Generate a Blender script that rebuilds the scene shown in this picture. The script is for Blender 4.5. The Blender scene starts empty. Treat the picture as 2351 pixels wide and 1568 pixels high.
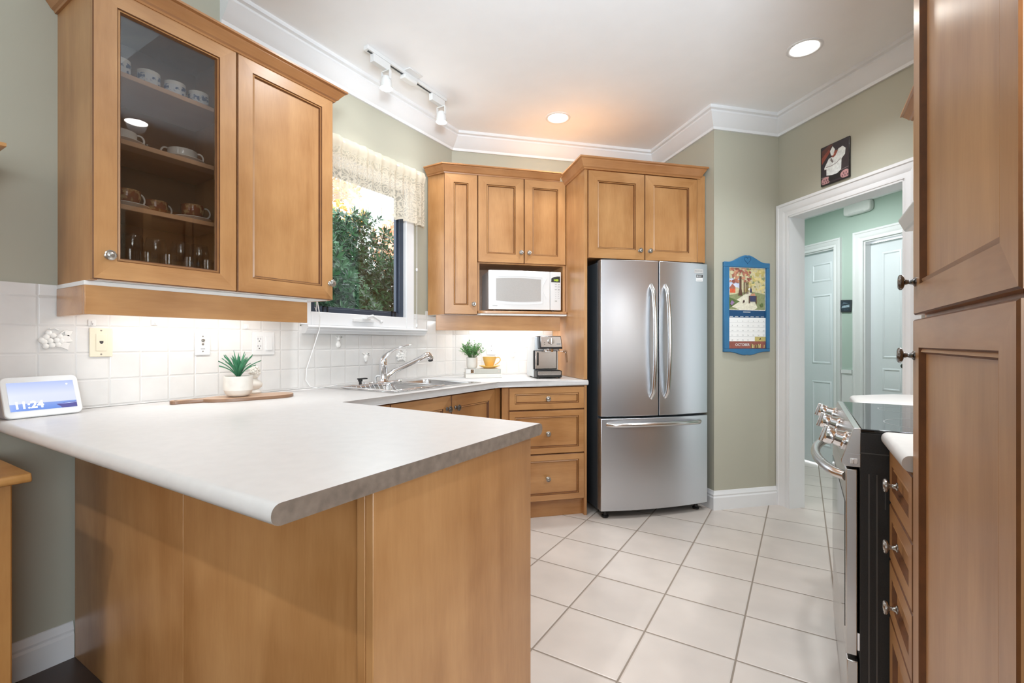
import bpy, bmesh, math, random
from mathutils import Vector, Matrix, Euler
PI = math.pi
S = bpy.context.scene
COL = S.collection
random.seed(7)

# ------------------------------------------------------------------ camera, world, light, exposure
cam = bpy.data.cameras.new('camera'); camo = bpy.data.objects.new('camera', cam); COL.objects.link(camo)
cam.sensor_width = 36; cam.lens = 1090 / 2351 * 36; cam.shift_y = 3.3 / 2351; cam.clip_start = 0.02
camo.location = (0, 0, 1.17); camo.rotation_euler = (PI / 2, 0, 0.5503); S.camera = camo
W = bpy.data.worlds.new('world'); S.world = W; W.use_nodes = True
W.node_tree.nodes['Background'].inputs[0].default_value = (0.90, 0.95, 1.0, 1)
W.node_tree.nodes['Background'].inputs[1].default_value = 3.2
S.view_settings.view_transform = 'Standard'; S.view_settings.look = 'None'
S.view_settings.exposure = 0.8; S.view_settings.gamma = 1.0; S.view_settings.use_curve_mapping = False
S.cycles.max_bounces = 10; S.cycles.diffuse_bounces = 5; S.cycles.glossy_bounces = 5
S.cycles.transparent_max_bounces = 16; S.cycles.sample_clamp_indirect = 6; S.cycles.caustics_reflective = False
S.cycles.caustics_refractive = False


def lamp(name, kind, loc, power, color=(1, 1, 1), rot=(0, 0, 0), **kw):
    l = bpy.data.lights.new(name, kind); l.energy = power; l.color = color
    for k, v in kw.items(): setattr(l, k, v)
    o = bpy.data.objects.new(name, l); o.location = loc; o.rotation_euler = rot; COL.objects.link(o); return o


DAY = (0.77, 0.89, 1.0)
# daylight through the windows of the dining and family rooms behind the camera
lamp('rear_window_daylight', 'AREA', (0.9, -3.9, 1.75), 9, DAY, (PI / 2 + .2, 0, 0), shape='RECTANGLE', size=2.4, size_y=2.0)
lamp('side_window_daylight', 'AREA', (4.35, -1.9, 1.7), 70, DAY, (PI / 2 + .12, 0, PI / 2), shape='RECTANGLE', size=2.2, size_y=2.0)

# added fill spot behind the camera, without a fitting, to brighten the kitchen ceiling
_d = Vector((-1.0, 3.3, 2.79)) - Vector((.35, -.25, 1.7))
lamp('ceiling_fill_spot', 'SPOT', (.35, -.25, 1.7), 250, (.80, .91, 1), _d.to_track_quat('-Z', 'Y').to_euler(), spot_size=1.5, spot_blend=1.0, shadow_soft_size=.16)

# ------------------------------------------------------------------ mesh helpers
R2 = 2 ** -.5
ROT = {'N': 0.0, 'L': PI / 2, 'B': PI / 4, 'R': -PI / 2}


class M:
    def __init__(s): s.b = bmesh.new()

    def _f(s, vs, mi):
        try:
            f = s.b.faces.new(vs); f.material_index = mi; return f
        except ValueError:
            return None

    def box(s, x0, x1, y0, y1, z0, z1, mi=0, xf=None):
        p = [Vector(c) for c in ((x0, y0, z0), (x1, y0, z0), (x1, y1, z0), (x0, y1, z0), (x0, y0, z1), (x1, y0, z1), (x1, y1, z1), (x0, y1, z1))]
        if xf: p = [xf @ q for q in p]
        v = [s.b.verts.new(q) for q in p]
        for i in ((3, 2, 1, 0), (4, 5, 6, 7), (0, 1, 5, 4), (1, 2, 6, 5), (2, 3, 7, 6), (3, 0, 4, 7)): s._f([v[k] for k in i], mi)
        return s

    def prism(s, pts, lo, hi, ax='z', mi=0, xf=None, cap=None):
        def q(p, h):
            v = Vector({'z': (p[0], p[1], h), 'y': (p[0], h, p[1]), 'x': (h, p[0], p[1])}[ax])
            return xf @ v if xf else v
        a = [s.b.verts.new(q(p, lo)) for p in pts]; c = [s.b.verts.new(q(p, hi)) for p in pts]
        n = len(pts); cm = mi if cap is None else cap
        s._f(a[::-1], cm); s._f(c, cm)
        for i in range(n): s._f([a[i], a[(i + 1) % n], c[(i + 1) % n], c[i]], mi)
        return s

    def poly(s, pts, mi=0, xf=None):
        s._f([s.b.verts.new(xf @ Vector(p) if xf else Vector(p)) for p in pts], mi); return s

    def lathe(s, prof, seg=24, mi=0, xf=None, a0=0, a1=2 * PI):
        rings = []
        full = abs(a1 - a0 - 2 * PI) < 1e-6
        k = seg if full else seg + 1
        for r, h in prof:
            if r < 1e-6: rings.append([s.b.verts.new(xf @ Vector((0, 0, h)) if xf else (0, 0, h))])
            else:
                ring = []
                for i in range(k):
                    t = a0 + (a1 - a0) * i / seg
                    v = Vector((r * math.cos(t), r * math.sin(t), h)); ring.append(s.b.verts.new(xf @ v if xf else v))
                rings.append(ring)
        for A, B in zip(rings, rings[1:]):
            for i in range(seg):
                j = (i + 1) % k
                if len(A) == 1 and len(B) == 1: continue
                if len(A) == 1: s._f([A[0], B[j], B[i]], mi)
                elif len(B) == 1: s._f([A[i], A[j], B[0]], mi)
                else: s._f([A[i], A[j], B[j], B[i]], mi)
        return s

    def tube(s, pts, r, seg=8, mi=0, closed=False, flat=1.0, xf=None):
        P = [Vector(p) for p in pts]; n = len(P)
        rs = r if isinstance(r, (list, tuple)) else [r] * n
        rings = []; up = None
        for i in range(n):
            if closed: t = P[(i + 1) % n] - P[i - 1]
            else: t = P[min(i + 1, n - 1)] - P[max(i - 1, 0)]
            t.normalize()
            if up is None:
                up = Vector((0, 0, 1)) if abs(t.z) < .9 else Vector((0, 1, 0))
            u = (up - t * up.dot(t)).normalized(); w = t.cross(u); up = u
            ring = []
            for k in range(seg):
                a = 2 * PI * k / seg
                v = P[i] + (u * math.cos(a) * flat + w * math.sin(a)) * rs[i]
                ring.append(s.b.verts.new(xf @ v if xf else v))
            rings.append(ring)
        m = n if closed else n - 1
        for i in range(m):
            A, B = rings[i], rings[(i + 1) % n]
            for k in range(seg): s._f([A[k], A[(k + 1) % seg], B[(k + 1) % seg], B[k]], mi)
        if not closed:
            s._f(rings[0][::-1], mi); s._f(rings[-1], mi)
        return s

    def ball(s, c, r, seg=12, mi=0, xf=None):
        rx, ry, rz = r if isinstance(r, tuple) else (r, r, r)
        mt = Matrix.Translation(c) @ Matrix.Diagonal((rx, ry, rz, 1))
        if xf: mt = xf @ mt
        n = max(4, seg // 2)
        return s.lathe([(math.sin(PI * i / n), -math.cos(PI * i / n)) if 0 < i < n else (0, -math.cos(PI * i / n)) for i in range(n + 1)], seg, mi, mt)

    def sweep(s, path, prof, side=1, mi=0, caps=True):
        """profile [(offset, z)] swept along a 2-D path with mitred corners; offset goes to the left (side=1) or right (-1)"""
        P = [Vector(p) for p in path]; n = len(P); rings = []
        for i in range(n):
            ns = []
            if i > 0: d = (P[i] - P[i - 1]).normalized(); ns.append(Vector((-d.y, d.x)))
            if i < n - 1: d = (P[i + 1] - P[i]).normalized(); ns.append(Vector((-d.y, d.x)))
            nn = ns[0] if len(ns) == 1 else (ns[0] + ns[1]) / (1 + ns[0].dot(ns[1]))
            rings.append([s.b.verts.new((P[i].x + nn.x * o * side, P[i].y + nn.y * o * side, z)) for o, z in prof])
        k = len(prof)
        for A, B in zip(rings, rings[1:]):
            for j in range(k): s._f([A[j], A[(j + 1) % k], B[(j + 1) % k], B[j]], mi)
        if caps: s._f(rings[0][::-1], mi); s._f(rings[-1], mi)
        return s

    def rings(s, R, mis, close=None):
        """rectangular rings [(x0,x1,z0,z1,y)] joined by bands; mis = [(vertical mat, horizontal mat)]"""
        V = [[s.b.verts.new(c) for c in ((a, y, c0), (b, y, c0), (b, y, c1), (a, y, c1))] for a, b, c0, c1, y in R]
        for i, (A, B) in enumerate(zip(V, V[1:])):
            for j in range(4): s._f([A[j], A[(j + 1) % 4], B[(j + 1) % 4], B[j]], mis[i][1 if j % 2 == 0 else 0])
        if close is not None: s._f(V[-1], close)
        return V

    def text(s, txt, size, x, z, y=0, mi=0, align='CENTER', xf=None, sx=1.0, bold=0):
        cu = bpy.data.curves.new('t', 'FONT'); cu.body = txt; cu.size = size; cu.align_x = align; cu.align_y = 'CENTER'; cu.resolution_u = 3; cu.offset = bold
        o = bpy.data.objects.new('t', cu); COL.objects.link(o)
        dg = bpy.context.evaluated_depsgraph_get(); me = bpy.data.meshes.new_from_object(o.evaluated_get(dg))
        vs = []
        for v in me.vertices:
            p = Vector((x + v.co.x * sx, y, z + v.co.y)); vs.append(s.b.verts.new(xf @ p if xf else p))
        for f in me.polygons: s._f([vs[i] for i in f.vertices], mi)
        bpy.data.objects.remove(o); bpy.data.curves.remove(cu); bpy.data.meshes.remove(me)
        return s

    def obj(s, name, mats, parent=None, rotz=0, base=(0, 0, 0), off=None, bev=0, ang=48, seg=2, fix=True):
        if fix: bmesh.ops.recalc_face_normals(s.b, faces=s.b.faces[:])
        if off is not None: bmesh.ops.translate(s.b, verts=s.b.verts[:], vec=-Vector(off))
        me = bpy.data.meshes.new(name); s.b.to_mesh(me); s.b.free()
        for m in (mats if isinstance(mats, (list, tuple)) else [mats]): me.materials.append(m)
        if ang:
            for p in me.polygons: p.use_smooth = True
            me.set_sharp_from_angle(angle=math.radians(ang))
        o = bpy.data.objects.new(name, me); COL.objects.link(o)
        if parent: o.parent = parent
        else: o.location = base; o.rotation_euler = (0, 0, rotz)
        if bev:
            b = o.modifiers.new('bevel', 'BEVEL'); b.width = bev; b.segments = seg; b.limit_method = 'ANGLE'; b.angle_limit = math.radians(40)
        return o


def wpos(fr, base):
    a = ROT[fr]; x, y, z = base
    return Vector((x * math.cos(a) - y * math.sin(a), x * math.sin(a) + y * math.cos(a), z))


def props(o, label, cat, group=None):
    o['label'] = label; o['category'] = cat
    if group: o['group'] = group


class Th:
    """a thing: an Empty at its base; parts are authored in the coordinates of frame fr (or local ones when rot is given)"""
    def __init__(s, name, label, cat, fr='N', base=(0, 0, 0), group=None, rot=None):
        s.o = bpy.data.objects.new(name, None); COL.objects.link(s.o); s.o.empty_display_size = .05
        if rot is None:
            s.o.location = wpos(fr, base); s.o.rotation_euler = (0, 0, ROT[fr]); s.off = Vector(base)
        else:
            s.o.location = base; s.o.rotation_euler = (0, 0, rot); s.off = Vector((0, 0, 0))
        props(s.o, label, cat, group)

    def part(s, name, m, mats, par=None, label=None, **kw):
        o = m.obj(name, mats, parent=par or s.o, off=s.off, **kw)
        if label: o['label'] = label
        return o


def single(name, m, mats, label, cat, fr='N', base=(0, 0, 0), group=None, rot=None, **kw):
    if rot is None: o = m.obj(name, mats, rotz=ROT[fr], base=wpos(fr, base), off=base, **kw)
    else: o = m.obj(name, mats, rotz=rot, base=base, **kw)
    props(o, label, cat, group); return o


def struct(name, m, mats, fr='N', parent=None, **kw):
    o = m.obj(name, mats, parent=parent, rotz=ROT[fr], **kw)
    if parent is None: o['kind'] = 'structure'
    return o


def dup(t, base, rot, label, group=None):
    src = t.o if isinstance(t, Th) else t
    r = src.copy(); COL.objects.link(r); r.location = base; r.rotation_euler = (0, 0, rot); r['label'] = label
    for ch in src.children:
        c = ch.copy(); COL.objects.link(c); c.parent = r
        for g in ch.children:
            d = g.copy(); COL.objects.link(d); d.parent = c
    return r


FY = Matrix.Rotation(PI / 2, 4, 'X')       # lathe axis -> -y (front)
T = Matrix.Translation

# ------------------------------------------------------------------ materials


def srgb(r, g, b):
    f = lambda c: (c / 255 / 12.92) if c / 255 <= .04045 else ((c / 255 + .055) / 1.055) ** 2.4
    return (f(r), f(g), f(b), 1)


def nt(name):
    m = bpy.data.materials.new(name); m.use_nodes = True; n = m.node_tree
    return m, n, n.nodes['Principled BSDF']


def N(n, typ, **kw):
    x = n.nodes.new(typ)
    for k, v in kw.items():
        if k.startswith('i_'): x.inputs[int(k[2:])].default_value = v
        else: setattr(x, k, v)
    return x


def mathn(n, op, a, b=None):
    x = n.nodes.new('ShaderNodeMath'); x.operation = op
    for i, v in enumerate((a, b)):
        if v is None: continue
        if isinstance(v, (int, float)): x.inputs[i].default_value = v
        else: n.links.new(v, x.inputs[i])
    return x.outputs[0]


def plain(name, rgb, rough=.5, metal=0, var=.06, scale=8, bump=0, bscale=60, emit=None, es=0, coat=0, spec=None):
    """principled with a little procedural colour variation and bump"""
    m, n, p = nt(name); c = srgb(*rgb)
    tc = N(n, 'ShaderNodeTexCoord'); no = N(n, 'ShaderNodeTexNoise'); no.inputs['Scale'].default_value = scale; no.inputs['Detail'].default_value = 3
    n.links.new(tc.outputs['Object'], no.inputs['Vector'])
    r = N(n, 'ShaderNodeValToRGB'); r.color_ramp.elements[0].position = .3; r.color_ramp.elements[1].position = .7
    r.color_ramp.elements[0].color = tuple(x * (1 - var) for x in c[:3]) + (1,); r.color_ramp.elements[1].color = tuple(min(1, x * (1 + var)) for x in c[:3]) + (1,)
    n.links.new(no.outputs[0], r.inputs[0]); n.links.new(r.outputs[0], p.inputs['Base Color'])
    p.inputs['Roughness'].default_value = rough; p.inputs['Metallic'].default_value = metal
    if coat: p.inputs['Coat Weight'].default_value = coat; p.inputs['Coat Roughness'].default_value = .1
    if spec is not None: p.inputs['Specular IOR Level'].default_value = spec
    if bump:
        n2 = N(n, 'ShaderNodeTexNoise'); n2.inputs['Scale'].default_value = bscale; n.links.new(tc.outputs['Object'], n2.inputs['Vector'])
        b = N(n, 'ShaderNodeBump'); b.inputs['Strength'].default_value = bump; b.inputs['Distance'].default_value = .004
        n.links.new(n2.outputs[0], b.inputs['Height']); n.links.new(b.outputs[0], p.inputs['Normal'])
    if es:
        p.inputs['Emission Color'].default_value = srgb(*(emit or rgb)); p.inputs['Emission Strength'].default_value = es
    return m


def wood(name, lo, hi, rough=.36, horiz=False, scale=1.0, coat=.4):
    m, n, p = nt(name)
    tc = N(n, 'ShaderNodeTexCoord'); oi = N(n, 'ShaderNodeObjectInfo')
    add = N(n, 'ShaderNodeVectorMath', operation='ADD'); mul = N(n, 'ShaderNodeVectorMath', operation='MULTIPLY')
    cmb = N(n, 'ShaderNodeCombineXYZ')
    r13 = mathn(n, 'MULTIPLY', oi.outputs['Random'], 17.0)
    for i in range(3): n.links.new(r13, cmb.inputs[i])
    n.links.new(tc.outputs['Object'], add.inputs[0]); n.links.new(cmb.outputs[0], add.inputs[1])
    n.links.new(add.outputs[0], mul.inputs[0]); mul.inputs[1].default_value = (1.2 * scale, 9 * scale, 9 * scale) if horiz else (9 * scale, 9 * scale, 1.2 * scale)
    big = N(n, 'ShaderNodeTexNoise'); big.inputs['Scale'].default_value = .8; big.inputs['Detail'].default_value = 4; big.inputs['Roughness'].default_value = .55; big.inputs['Distortion'].default_value = .6
    n.links.new(mul.outputs[0], big.inputs['Vector'])
    fine = N(n, 'ShaderNodeTexNoise'); fine.inputs['Scale'].default_value = 14; fine.inputs['Detail'].default_value = 3
    n.links.new(mul.outputs[0], fine.inputs['Vector'])
    blot = N(n, 'ShaderNodeTexNoise'); blot.inputs['Scale'].default_value = 5; blot.inputs['Detail'].default_value = 2
    n.links.new(add.outputs[0], blot.inputs['Vector'])
    f = mathn(n, 'ADD', mathn(n, 'MULTIPLY', big.outputs[0], .55), mathn(n, 'ADD', mathn(n, 'MULTIPLY', fine.outputs[0], .12), mathn(n, 'MULTIPLY', blot.outputs[0], .33)))
    r = N(n, 'ShaderNodeValToRGB'); r.color_ramp.elements[0].position = .36; r.color_ramp.elements[1].position = .64
    r.color_ramp.elements[0].color = srgb(*lo); r.color_ramp.elements[1].color = srgb(*hi)
    n.links.new(f, r.inputs[0]); n.links.new(r.outputs[0], p.inputs['Base Color'])
    p.inputs['Roughness'].default_value = rough; p.inputs['Coat Weight'].default_value = coat; p.inputs['Coat Roughness'].default_value = .27
    return m


def tiles(name, size, o, axes, tile, grout, gw, rough=.25, wob=.3, var=.03, edge=.010):
    """square tiles on a grid in object space: grout lines, pillowed edges, a slightly uneven glaze"""
    m, n, p = nt(name)
    tc = N(n, 'ShaderNodeTexCoord'); sp = N(n, 'ShaderNodeSeparateXYZ'); n.links.new(tc.outputs['Object'], sp.inputs[0])
    ds, ids = [], []
    for k in range(2):
        u = mathn(n, 'DIVIDE', mathn(n, 'SUBTRACT', sp.outputs[axes[k]], o[k]), size)
        fr = mathn(n, 'FRACT', u); ids.append(mathn(n, 'FLOOR', u))
        ds.append(mathn(n, 'MULTIPLY', mathn(n, 'MINIMUM', fr, mathn(n, 'SUBTRACT', 1.0, fr)), size))
    d = mathn(n, 'MINIMUM', ds[0], ds[1])
    mr = N(n, 'ShaderNodeMapRange'); mr.inputs[1].default_value = gw * .42; mr.inputs[2].default_value = gw * .6; n.links.new(d, mr.inputs[0])
    hi = N(n, 'ShaderNodeMapRange', interpolation_type='SMOOTHSTEP'); hi.inputs[1].default_value = gw * .35; hi.inputs[2].default_value = gw * .5 + edge; n.links.new(d, hi.inputs[0])
    cid = N(n, 'ShaderNodeCombineXYZ'); n.links.new(ids[0], cid.inputs[0]); n.links.new(ids[1], cid.inputs[1])
    wn = N(n, 'ShaderNodeTexWhiteNoise'); n.links.new(cid.outputs[0], wn.inputs['Vector'])
    off = N(n, 'ShaderNodeVectorMath', operation='MULTIPLY_ADD'); n.links.new(wn.outputs['Color'], off.inputs[0]); off.inputs[1].default_value = (9, 9, 9); n.links.new(tc.outputs['Object'], off.inputs[2])
    no = N(n, 'ShaderNodeTexNoise'); no.inputs['Scale'].default_value = 1.6 / size; no.inputs['Detail'].default_value = 2.5; n.links.new(off.outputs[0], no.inputs['Vector'])
    c = srgb(*tile); r = N(n, 'ShaderNodeValToRGB'); r.color_ramp.elements[0].position = .3; r.color_ramp.elements[1].position = .7
    r.color_ramp.elements[0].color = tuple(x * (1 - var * 1.6) for x in c[:3]) + (1,); r.color_ramp.elements[1].color = tuple(min(1, x * (1 + var)) for x in c[:3]) + (1,)
    n.links.new(no.outputs[0], r.inputs[0])
    mx = N(n, 'ShaderNodeMix', data_type='RGBA'); n.links.new(mr.outputs[0], mx.inputs[0]); mx.inputs[6].default_value = srgb(*grout); n.links.new(r.outputs[0], mx.inputs[7])
    n.links.new(mx.outputs[2], p.inputs['Base Color'])
    rr = N(n, 'ShaderNodeMapRange'); rr.inputs[3].default_value = .8; rr.inputs[4].default_value = rough; n.links.new(mr.outputs[0], rr.inputs[0]); n.links.new(rr.outputs[0], p.inputs['Roughness'])
    h = mathn(n, 'ADD', hi.outputs[0], mathn(n, 'MULTIPLY', no.outputs[0], wob))
    b = N(n, 'ShaderNodeBump'); b.inputs['Strength'].default_value = .5; b.inputs['Distance'].default_value = .003; n.links.new(h, b.inputs['Height']); n.links.new(b.outputs[0], p.inputs['Normal'])
    return m


def brushed(name, rgb, rough=.27, axis=2, bump=.05):
    m, n, p = nt(name); p.inputs['Base Color'].default_value = srgb(*rgb); p.inputs['Metallic'].default_value = 1; p.inputs['Roughness'].default_value = rough
    tc = N(n, 'ShaderNodeTexCoord'); mul = N(n, 'ShaderNodeVectorMath', operation='MULTIPLY'); v = [260, 260, 260]; v[axis] = 2.5; mul.inputs[1].default_value = v
    n.links.new(tc.outputs['Object'], mul.inputs[0]); no = N(n, 'ShaderNodeTexNoise'); no.inputs['Scale'].default_value = 1; n.links.new(mul.outputs[0], no.inputs['Vector'])
    mr = N(n, 'ShaderNodeMapRange'); mr.inputs[3].default_value = rough - .02; mr.inputs[4].default_value = rough + .03; n.links.new(no.outputs[0], mr.inputs[0]); n.links.new(mr.outputs[0], p.inputs['Roughness'])
    b = N(n, 'ShaderNodeBump'); b.inputs['Strength'].default_value = bump; b.inputs['Distance'].default_value = .001; n.links.new(no.outputs[0], b.inputs['Height']); n.links.new(b.outputs[0], p.inputs['Normal'])
    return m


def glass(name, tint=(1, 1, 1), f0=.0, rough=.01):
    m, n, p = nt(name); n.nodes.remove(p); out = n.nodes['Material Output']
    tr = N(n, 'ShaderNodeBsdfTransparent'); tr.inputs[0].default_value = (*tint, 1); gl = N(n, 'ShaderNodeBsdfGlossy'); gl.inputs['Roughness'].default_value = rough
    fr = N(n, 'ShaderNodeFresnel'); bk = N(n, 'ShaderNodeNewGeometry'); n.links.new(mathn(n, 'SUBTRACT', 1.5, mathn(n, 'MULTIPLY', bk.outputs['Backfacing'], 1.5 - 1 / 1.5)), fr.inputs[0]); mx = N(n, 'ShaderNodeMixShader')
    n.links.new(mathn(n, 'ADD', fr.outputs[0], f0), mx.inputs[0]); n.links.new(tr.outputs[0], mx.inputs[1]); n.links.new(gl.outputs[0], mx.inputs[2]); n.links.new(mx.outputs[0], out.inputs[0])
    return m


def emitter(name, rgb, strength):
    m, n, p = nt(name); p.inputs['Base Color'].default_value = srgb(*rgb); p.inputs['Emission Color'].default_value = srgb(*rgb); p.inputs['Emission Strength'].default_value = strength
    return m


MAPLE = wood('maple', (160, 110, 62), (194, 145, 94)); MAPLEH = wood('maple_rail', (160, 110, 62), (194, 145, 94), horiz=True)
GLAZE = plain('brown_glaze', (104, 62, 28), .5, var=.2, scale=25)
DOOR = [MAPLE, GLAZE, MAPLEH]
CROWNW = wood('maple_crown', (152, 100, 56), (182, 130, 82), horiz=True)
PINE = wood('pine', (164, 112, 58), (192, 142, 82), rough=.45)
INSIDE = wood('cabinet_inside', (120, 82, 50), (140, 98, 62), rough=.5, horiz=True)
SHELF = wood('shelf_maple', (206, 158, 118), (224, 182, 144), horiz=True)
MELA = plain('white_melamine', (236, 236, 234), .45, var=.01)
PAINT = plain('sage_paint', (174, 172, 156), .75, var=.02, scale=2, bump=.04, bscale=220)
HALLP = plain('hall_green_paint', (176, 194, 184), .75, var=.02, scale=2, bump=.04, bscale=220)
WHITE = plain('white_trim_paint', (226, 227, 228), .4, var=.01)
CEIL = plain('ceiling_paint', (246, 247, 248), .8, var=.01, bump=.03, bscale=200)
DOORW = plain('white_door_paint', (222, 228, 232), .4, var=.01)
LAMI = plain('pale_laminate', (204, 202, 200), .30, var=.03, scale=26)
FLOORT = tiles('floor_tile', .3359, (-1.5559, 2.931), (0, 1), (206, 197, 189), (140, 128, 116), .007, rough=.3, wob=.25, var=.05, edge=.006)
DARKT = tiles('dark_floor_tile', .33, (-2.0, .5), (0, 1), (74, 58, 50), (40, 34, 30), .008, rough=.35, var=.15)
SPLL = tiles('backsplash_tile', .1025, (.557, 1.029), (0, 2), (222, 220, 217), (212, 210, 207), .004, rough=.14, wob=.35, var=.02, edge=.0035)
SPLB = tiles('backsplash_tile_rear', .1025, (.431, 1.029), (0, 2), (222, 220, 217), (212, 210, 207), .004, rough=.14, wob=.35, var=.02, edge=.0035)
STEEL = brushed('stainless', (210, 214, 220), .33, 2, .003); STEELH = brushed('stainless_bar', (214, 213, 212), .2, 2, .0)
STEELR = brushed('stainless_range', (196, 195, 193), .26, 1, .004)
CHROME = plain('chrome', (232, 232, 234), .06, 1, var=.01); NICK = plain('pewter_metal', (176, 172, 166), .28, 1, var=.1, scale=60)
DKNICK = plain('dark_pewter', (120, 118, 116), .25, 1, var=.1, scale=60)
SINKM = brushed('sink_steel', (200, 199, 198), .22, 0, .04)
BLACK = plain('black_plastic', (22, 22, 23), .4, var=.1); BLKGL = plain('black_glass', (10, 11, 12), .04, var=.1)
BLKTEX = plain('black_enamel', (24, 23, 22), .5, var=.35, scale=300, bump=.12, bscale=500)
DKGREY = plain('dark_grey_panel', (58, 62, 66), .35, var=.05)
WPLA = plain('white_plastic', (224, 224, 223), .3, var=.01); IVORY = plain('ivory_plastic', (226, 218, 196), .35, var=.01)
LGREY = plain('light_grey_plastic', (206, 208, 208), .4, var=.02); MGREY = plain('mid_grey_print', (140, 140, 138), .5)
CERW = plain('white_ceramic', (238, 236, 232), .15, var=.01, coat=.3); STONEW = plain('white_ribbed_ceramic', (222, 217, 208), .5, var=.05, scale=30)
GLASSP = glass('cabinet_glass', (.74, .72, .70), .02); WINGL = glass('window_glass', (.97, .98, .98), 0); CLEARG = glass('drinking_glass', (.93, .94, .94), .03)
BULB = emitter('lit_lamp', (255, 250, 242), 18); LEAFD = plain('aloe_leaf', (66, 128, 92), .45, var=.35, scale=18)
BLUEP = plain('blue_painted_wood', (46, 108, 150), .45, var=.1, scale=14)
INK = plain('dark_ink', (60, 58, 58), .6)


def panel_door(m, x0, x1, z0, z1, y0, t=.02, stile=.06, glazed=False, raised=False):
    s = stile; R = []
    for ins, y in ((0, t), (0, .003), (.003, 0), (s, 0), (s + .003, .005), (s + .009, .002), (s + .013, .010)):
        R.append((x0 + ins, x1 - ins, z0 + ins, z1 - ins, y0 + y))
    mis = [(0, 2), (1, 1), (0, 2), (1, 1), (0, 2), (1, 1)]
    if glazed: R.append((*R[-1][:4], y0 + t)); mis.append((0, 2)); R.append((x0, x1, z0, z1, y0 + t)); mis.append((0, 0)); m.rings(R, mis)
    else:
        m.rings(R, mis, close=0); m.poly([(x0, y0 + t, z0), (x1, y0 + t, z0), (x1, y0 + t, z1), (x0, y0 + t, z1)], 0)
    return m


def knob_mesh(x, y, z, r=.016):
    k = r / .016
    return M().lathe([(0, -.001), (.010 * k, 0), (.010 * k, .002), (.006, .005), (.0045, .012), (.006, .018), (r * .8, .0205), (r, .0235), (r, .027), (r * .86, .029), (r * .6, .0282), (r * .52, .0298), (0, .0305)], 20, 0, T((x, y, z)) @ FY)


def add_door(t, x0, x1, z0, z1, y, knob=None, stile=.06, glazed=False, km=None, name='door'):
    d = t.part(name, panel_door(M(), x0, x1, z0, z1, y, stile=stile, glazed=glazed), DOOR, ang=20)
    if knob: t.part('knob', knob_mesh(knob[0], y, knob[1], knob[2] if len(knob) > 2 else .016), km or NICK, par=d)
    return d


def crown_prof(p, z0, z1):
    h = z1 - z0
    return [(0, z0), (.008, z0), (.010, z0 + h * .12), (.018, z0 + h * .2), (p * .5, z0 + h * .42), (p * .72, z0 + h * .66), (p * .78, z0 + h * .72), (p * .78, z0 + h * .8), (p, z0 + h * .86), (p, z1), (0, z1)]


# ------------------------------------------------------------------ the setting
XW = -2.33; ZC = 2.79
CR = (.4066, 3.70)      # the corner of the window wall and the rear wall, in (a, b)
m = M().box(-2.5, 4.6, .672, 6.4, -.1, 0); struct('floor', m, FLOORT, ang=0)
m = M().box(-2.5, 4.6, -4.4, .672, -.1, 0); struct('floor_dining', m, DARKT, ang=0)
# left wall with its window opening
WY0, WY1, WZ0, WZ1 = 1.59, 2.475, 1.27, 2.27
m = M()
for a in ((-4.4, WY0, 0, 3.7), (WY1, 2.99, 0, 3.7), (WY0, WY1, 0, WZ0), (WY0, WY1, WZ1, 3.7)): m.box(XW - .15, XW, a[0], a[1], a[2], a[3])
struct('wall_left', m, PAINT, ang=0)
m = M().box(.30, 2.155, 3.70, 3.82, 0, 2.9); struct('wall_rear', m, PAINT, 'B', ang=0)
m = M().box(2.155, 2.80, 2.91, 3.82, 0, 2.9); struct('wall_pillar', m, PAINT, 'B', ang=0)
DB0, DB1, DZ = 2.015, 2.81, 2.066          # doorway opening in b, head height
m = M().box(2.69, 2.80, DB1, 2.91, 0, 2.9).box(2.69, 2.80, .9, DB0, 0, 2.9).box(2.69, 2.80, DB0, DB1, DZ, 2.9)
struct('wall_doorway', m, PAINT, 'B', ang=0)
m = M().box(.83, .95, .6, 3.05, 0, 2.9); struct('wall_right', m, PAINT, ang=0)
m = M()
for a in ((-.95, 4.5, 0, .7), (-.95, 4.5, 2.75, 3.7), (-.95, -.35, .7, 2.75), (2.15, 4.5, .7, 2.75), (-2.5, -.95, 0, 3.7)): m.box(a[0], a[1], -4.4, -4.25, a[2], a[3])
struct('wall_back', m, PAINT, ang=0)
m = M()
for a in ((-4.4, -3.02, 0, 3.7), (-.78, .8, 0, 3.7), (-3.02, -.78, 0, .7), (-3.02, -.78, 2.7, 3.7)): m.box(4.5, 4.62, a[0], a[1], a[2], a[3])
struct('wall_side', m, PAINT, ang=0)
m = M().box(.95, 4.6, .6, .71, 0, 3.7); struct('wall_return', m, PAINT, ang=0)
m = M().prism([(-2.48, 1.16), (.95, 1.16), (.947, 2.93), (-.148, 4.02), (-1.10, 4.21), (-2.41, 2.91), (-2.48, 2.84)], ZC, ZC + .09)
m.box(-2.48, .95, 1.16, 1.28, ZC + .09, 3.72); struct('ceiling', m, CEIL, ang=0)
m = M().box(-2.48, 4.62, -4.4, 1.28, 3.7, 3.8); struct('ceiling_dining', m, CEIL, ang=0)
# plaster crown around the kitchen ceiling
def plaster(): return [(0, 2.665), (.014, 2.665), (.016, 2.683), (.026, 2.69), (.05, 2.712), (.074, 2.745), (.082, 2.753), (.082, 2.764), (.098, 2.77), (.098, ZC), (0, ZC)]
def ab(a, b): return ((a - b) * R2, (a + b) * R2)
m = M().sweep([(XW, 1.18), (XW, 2.905), ab(2.155, 3.70), ab(2.155, 2.91), ab(2.69, 2.91), ab(2.69, 1.2)], plaster(), side=-1)
struct('trim_1', m, WHITE, ang=25)
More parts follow.
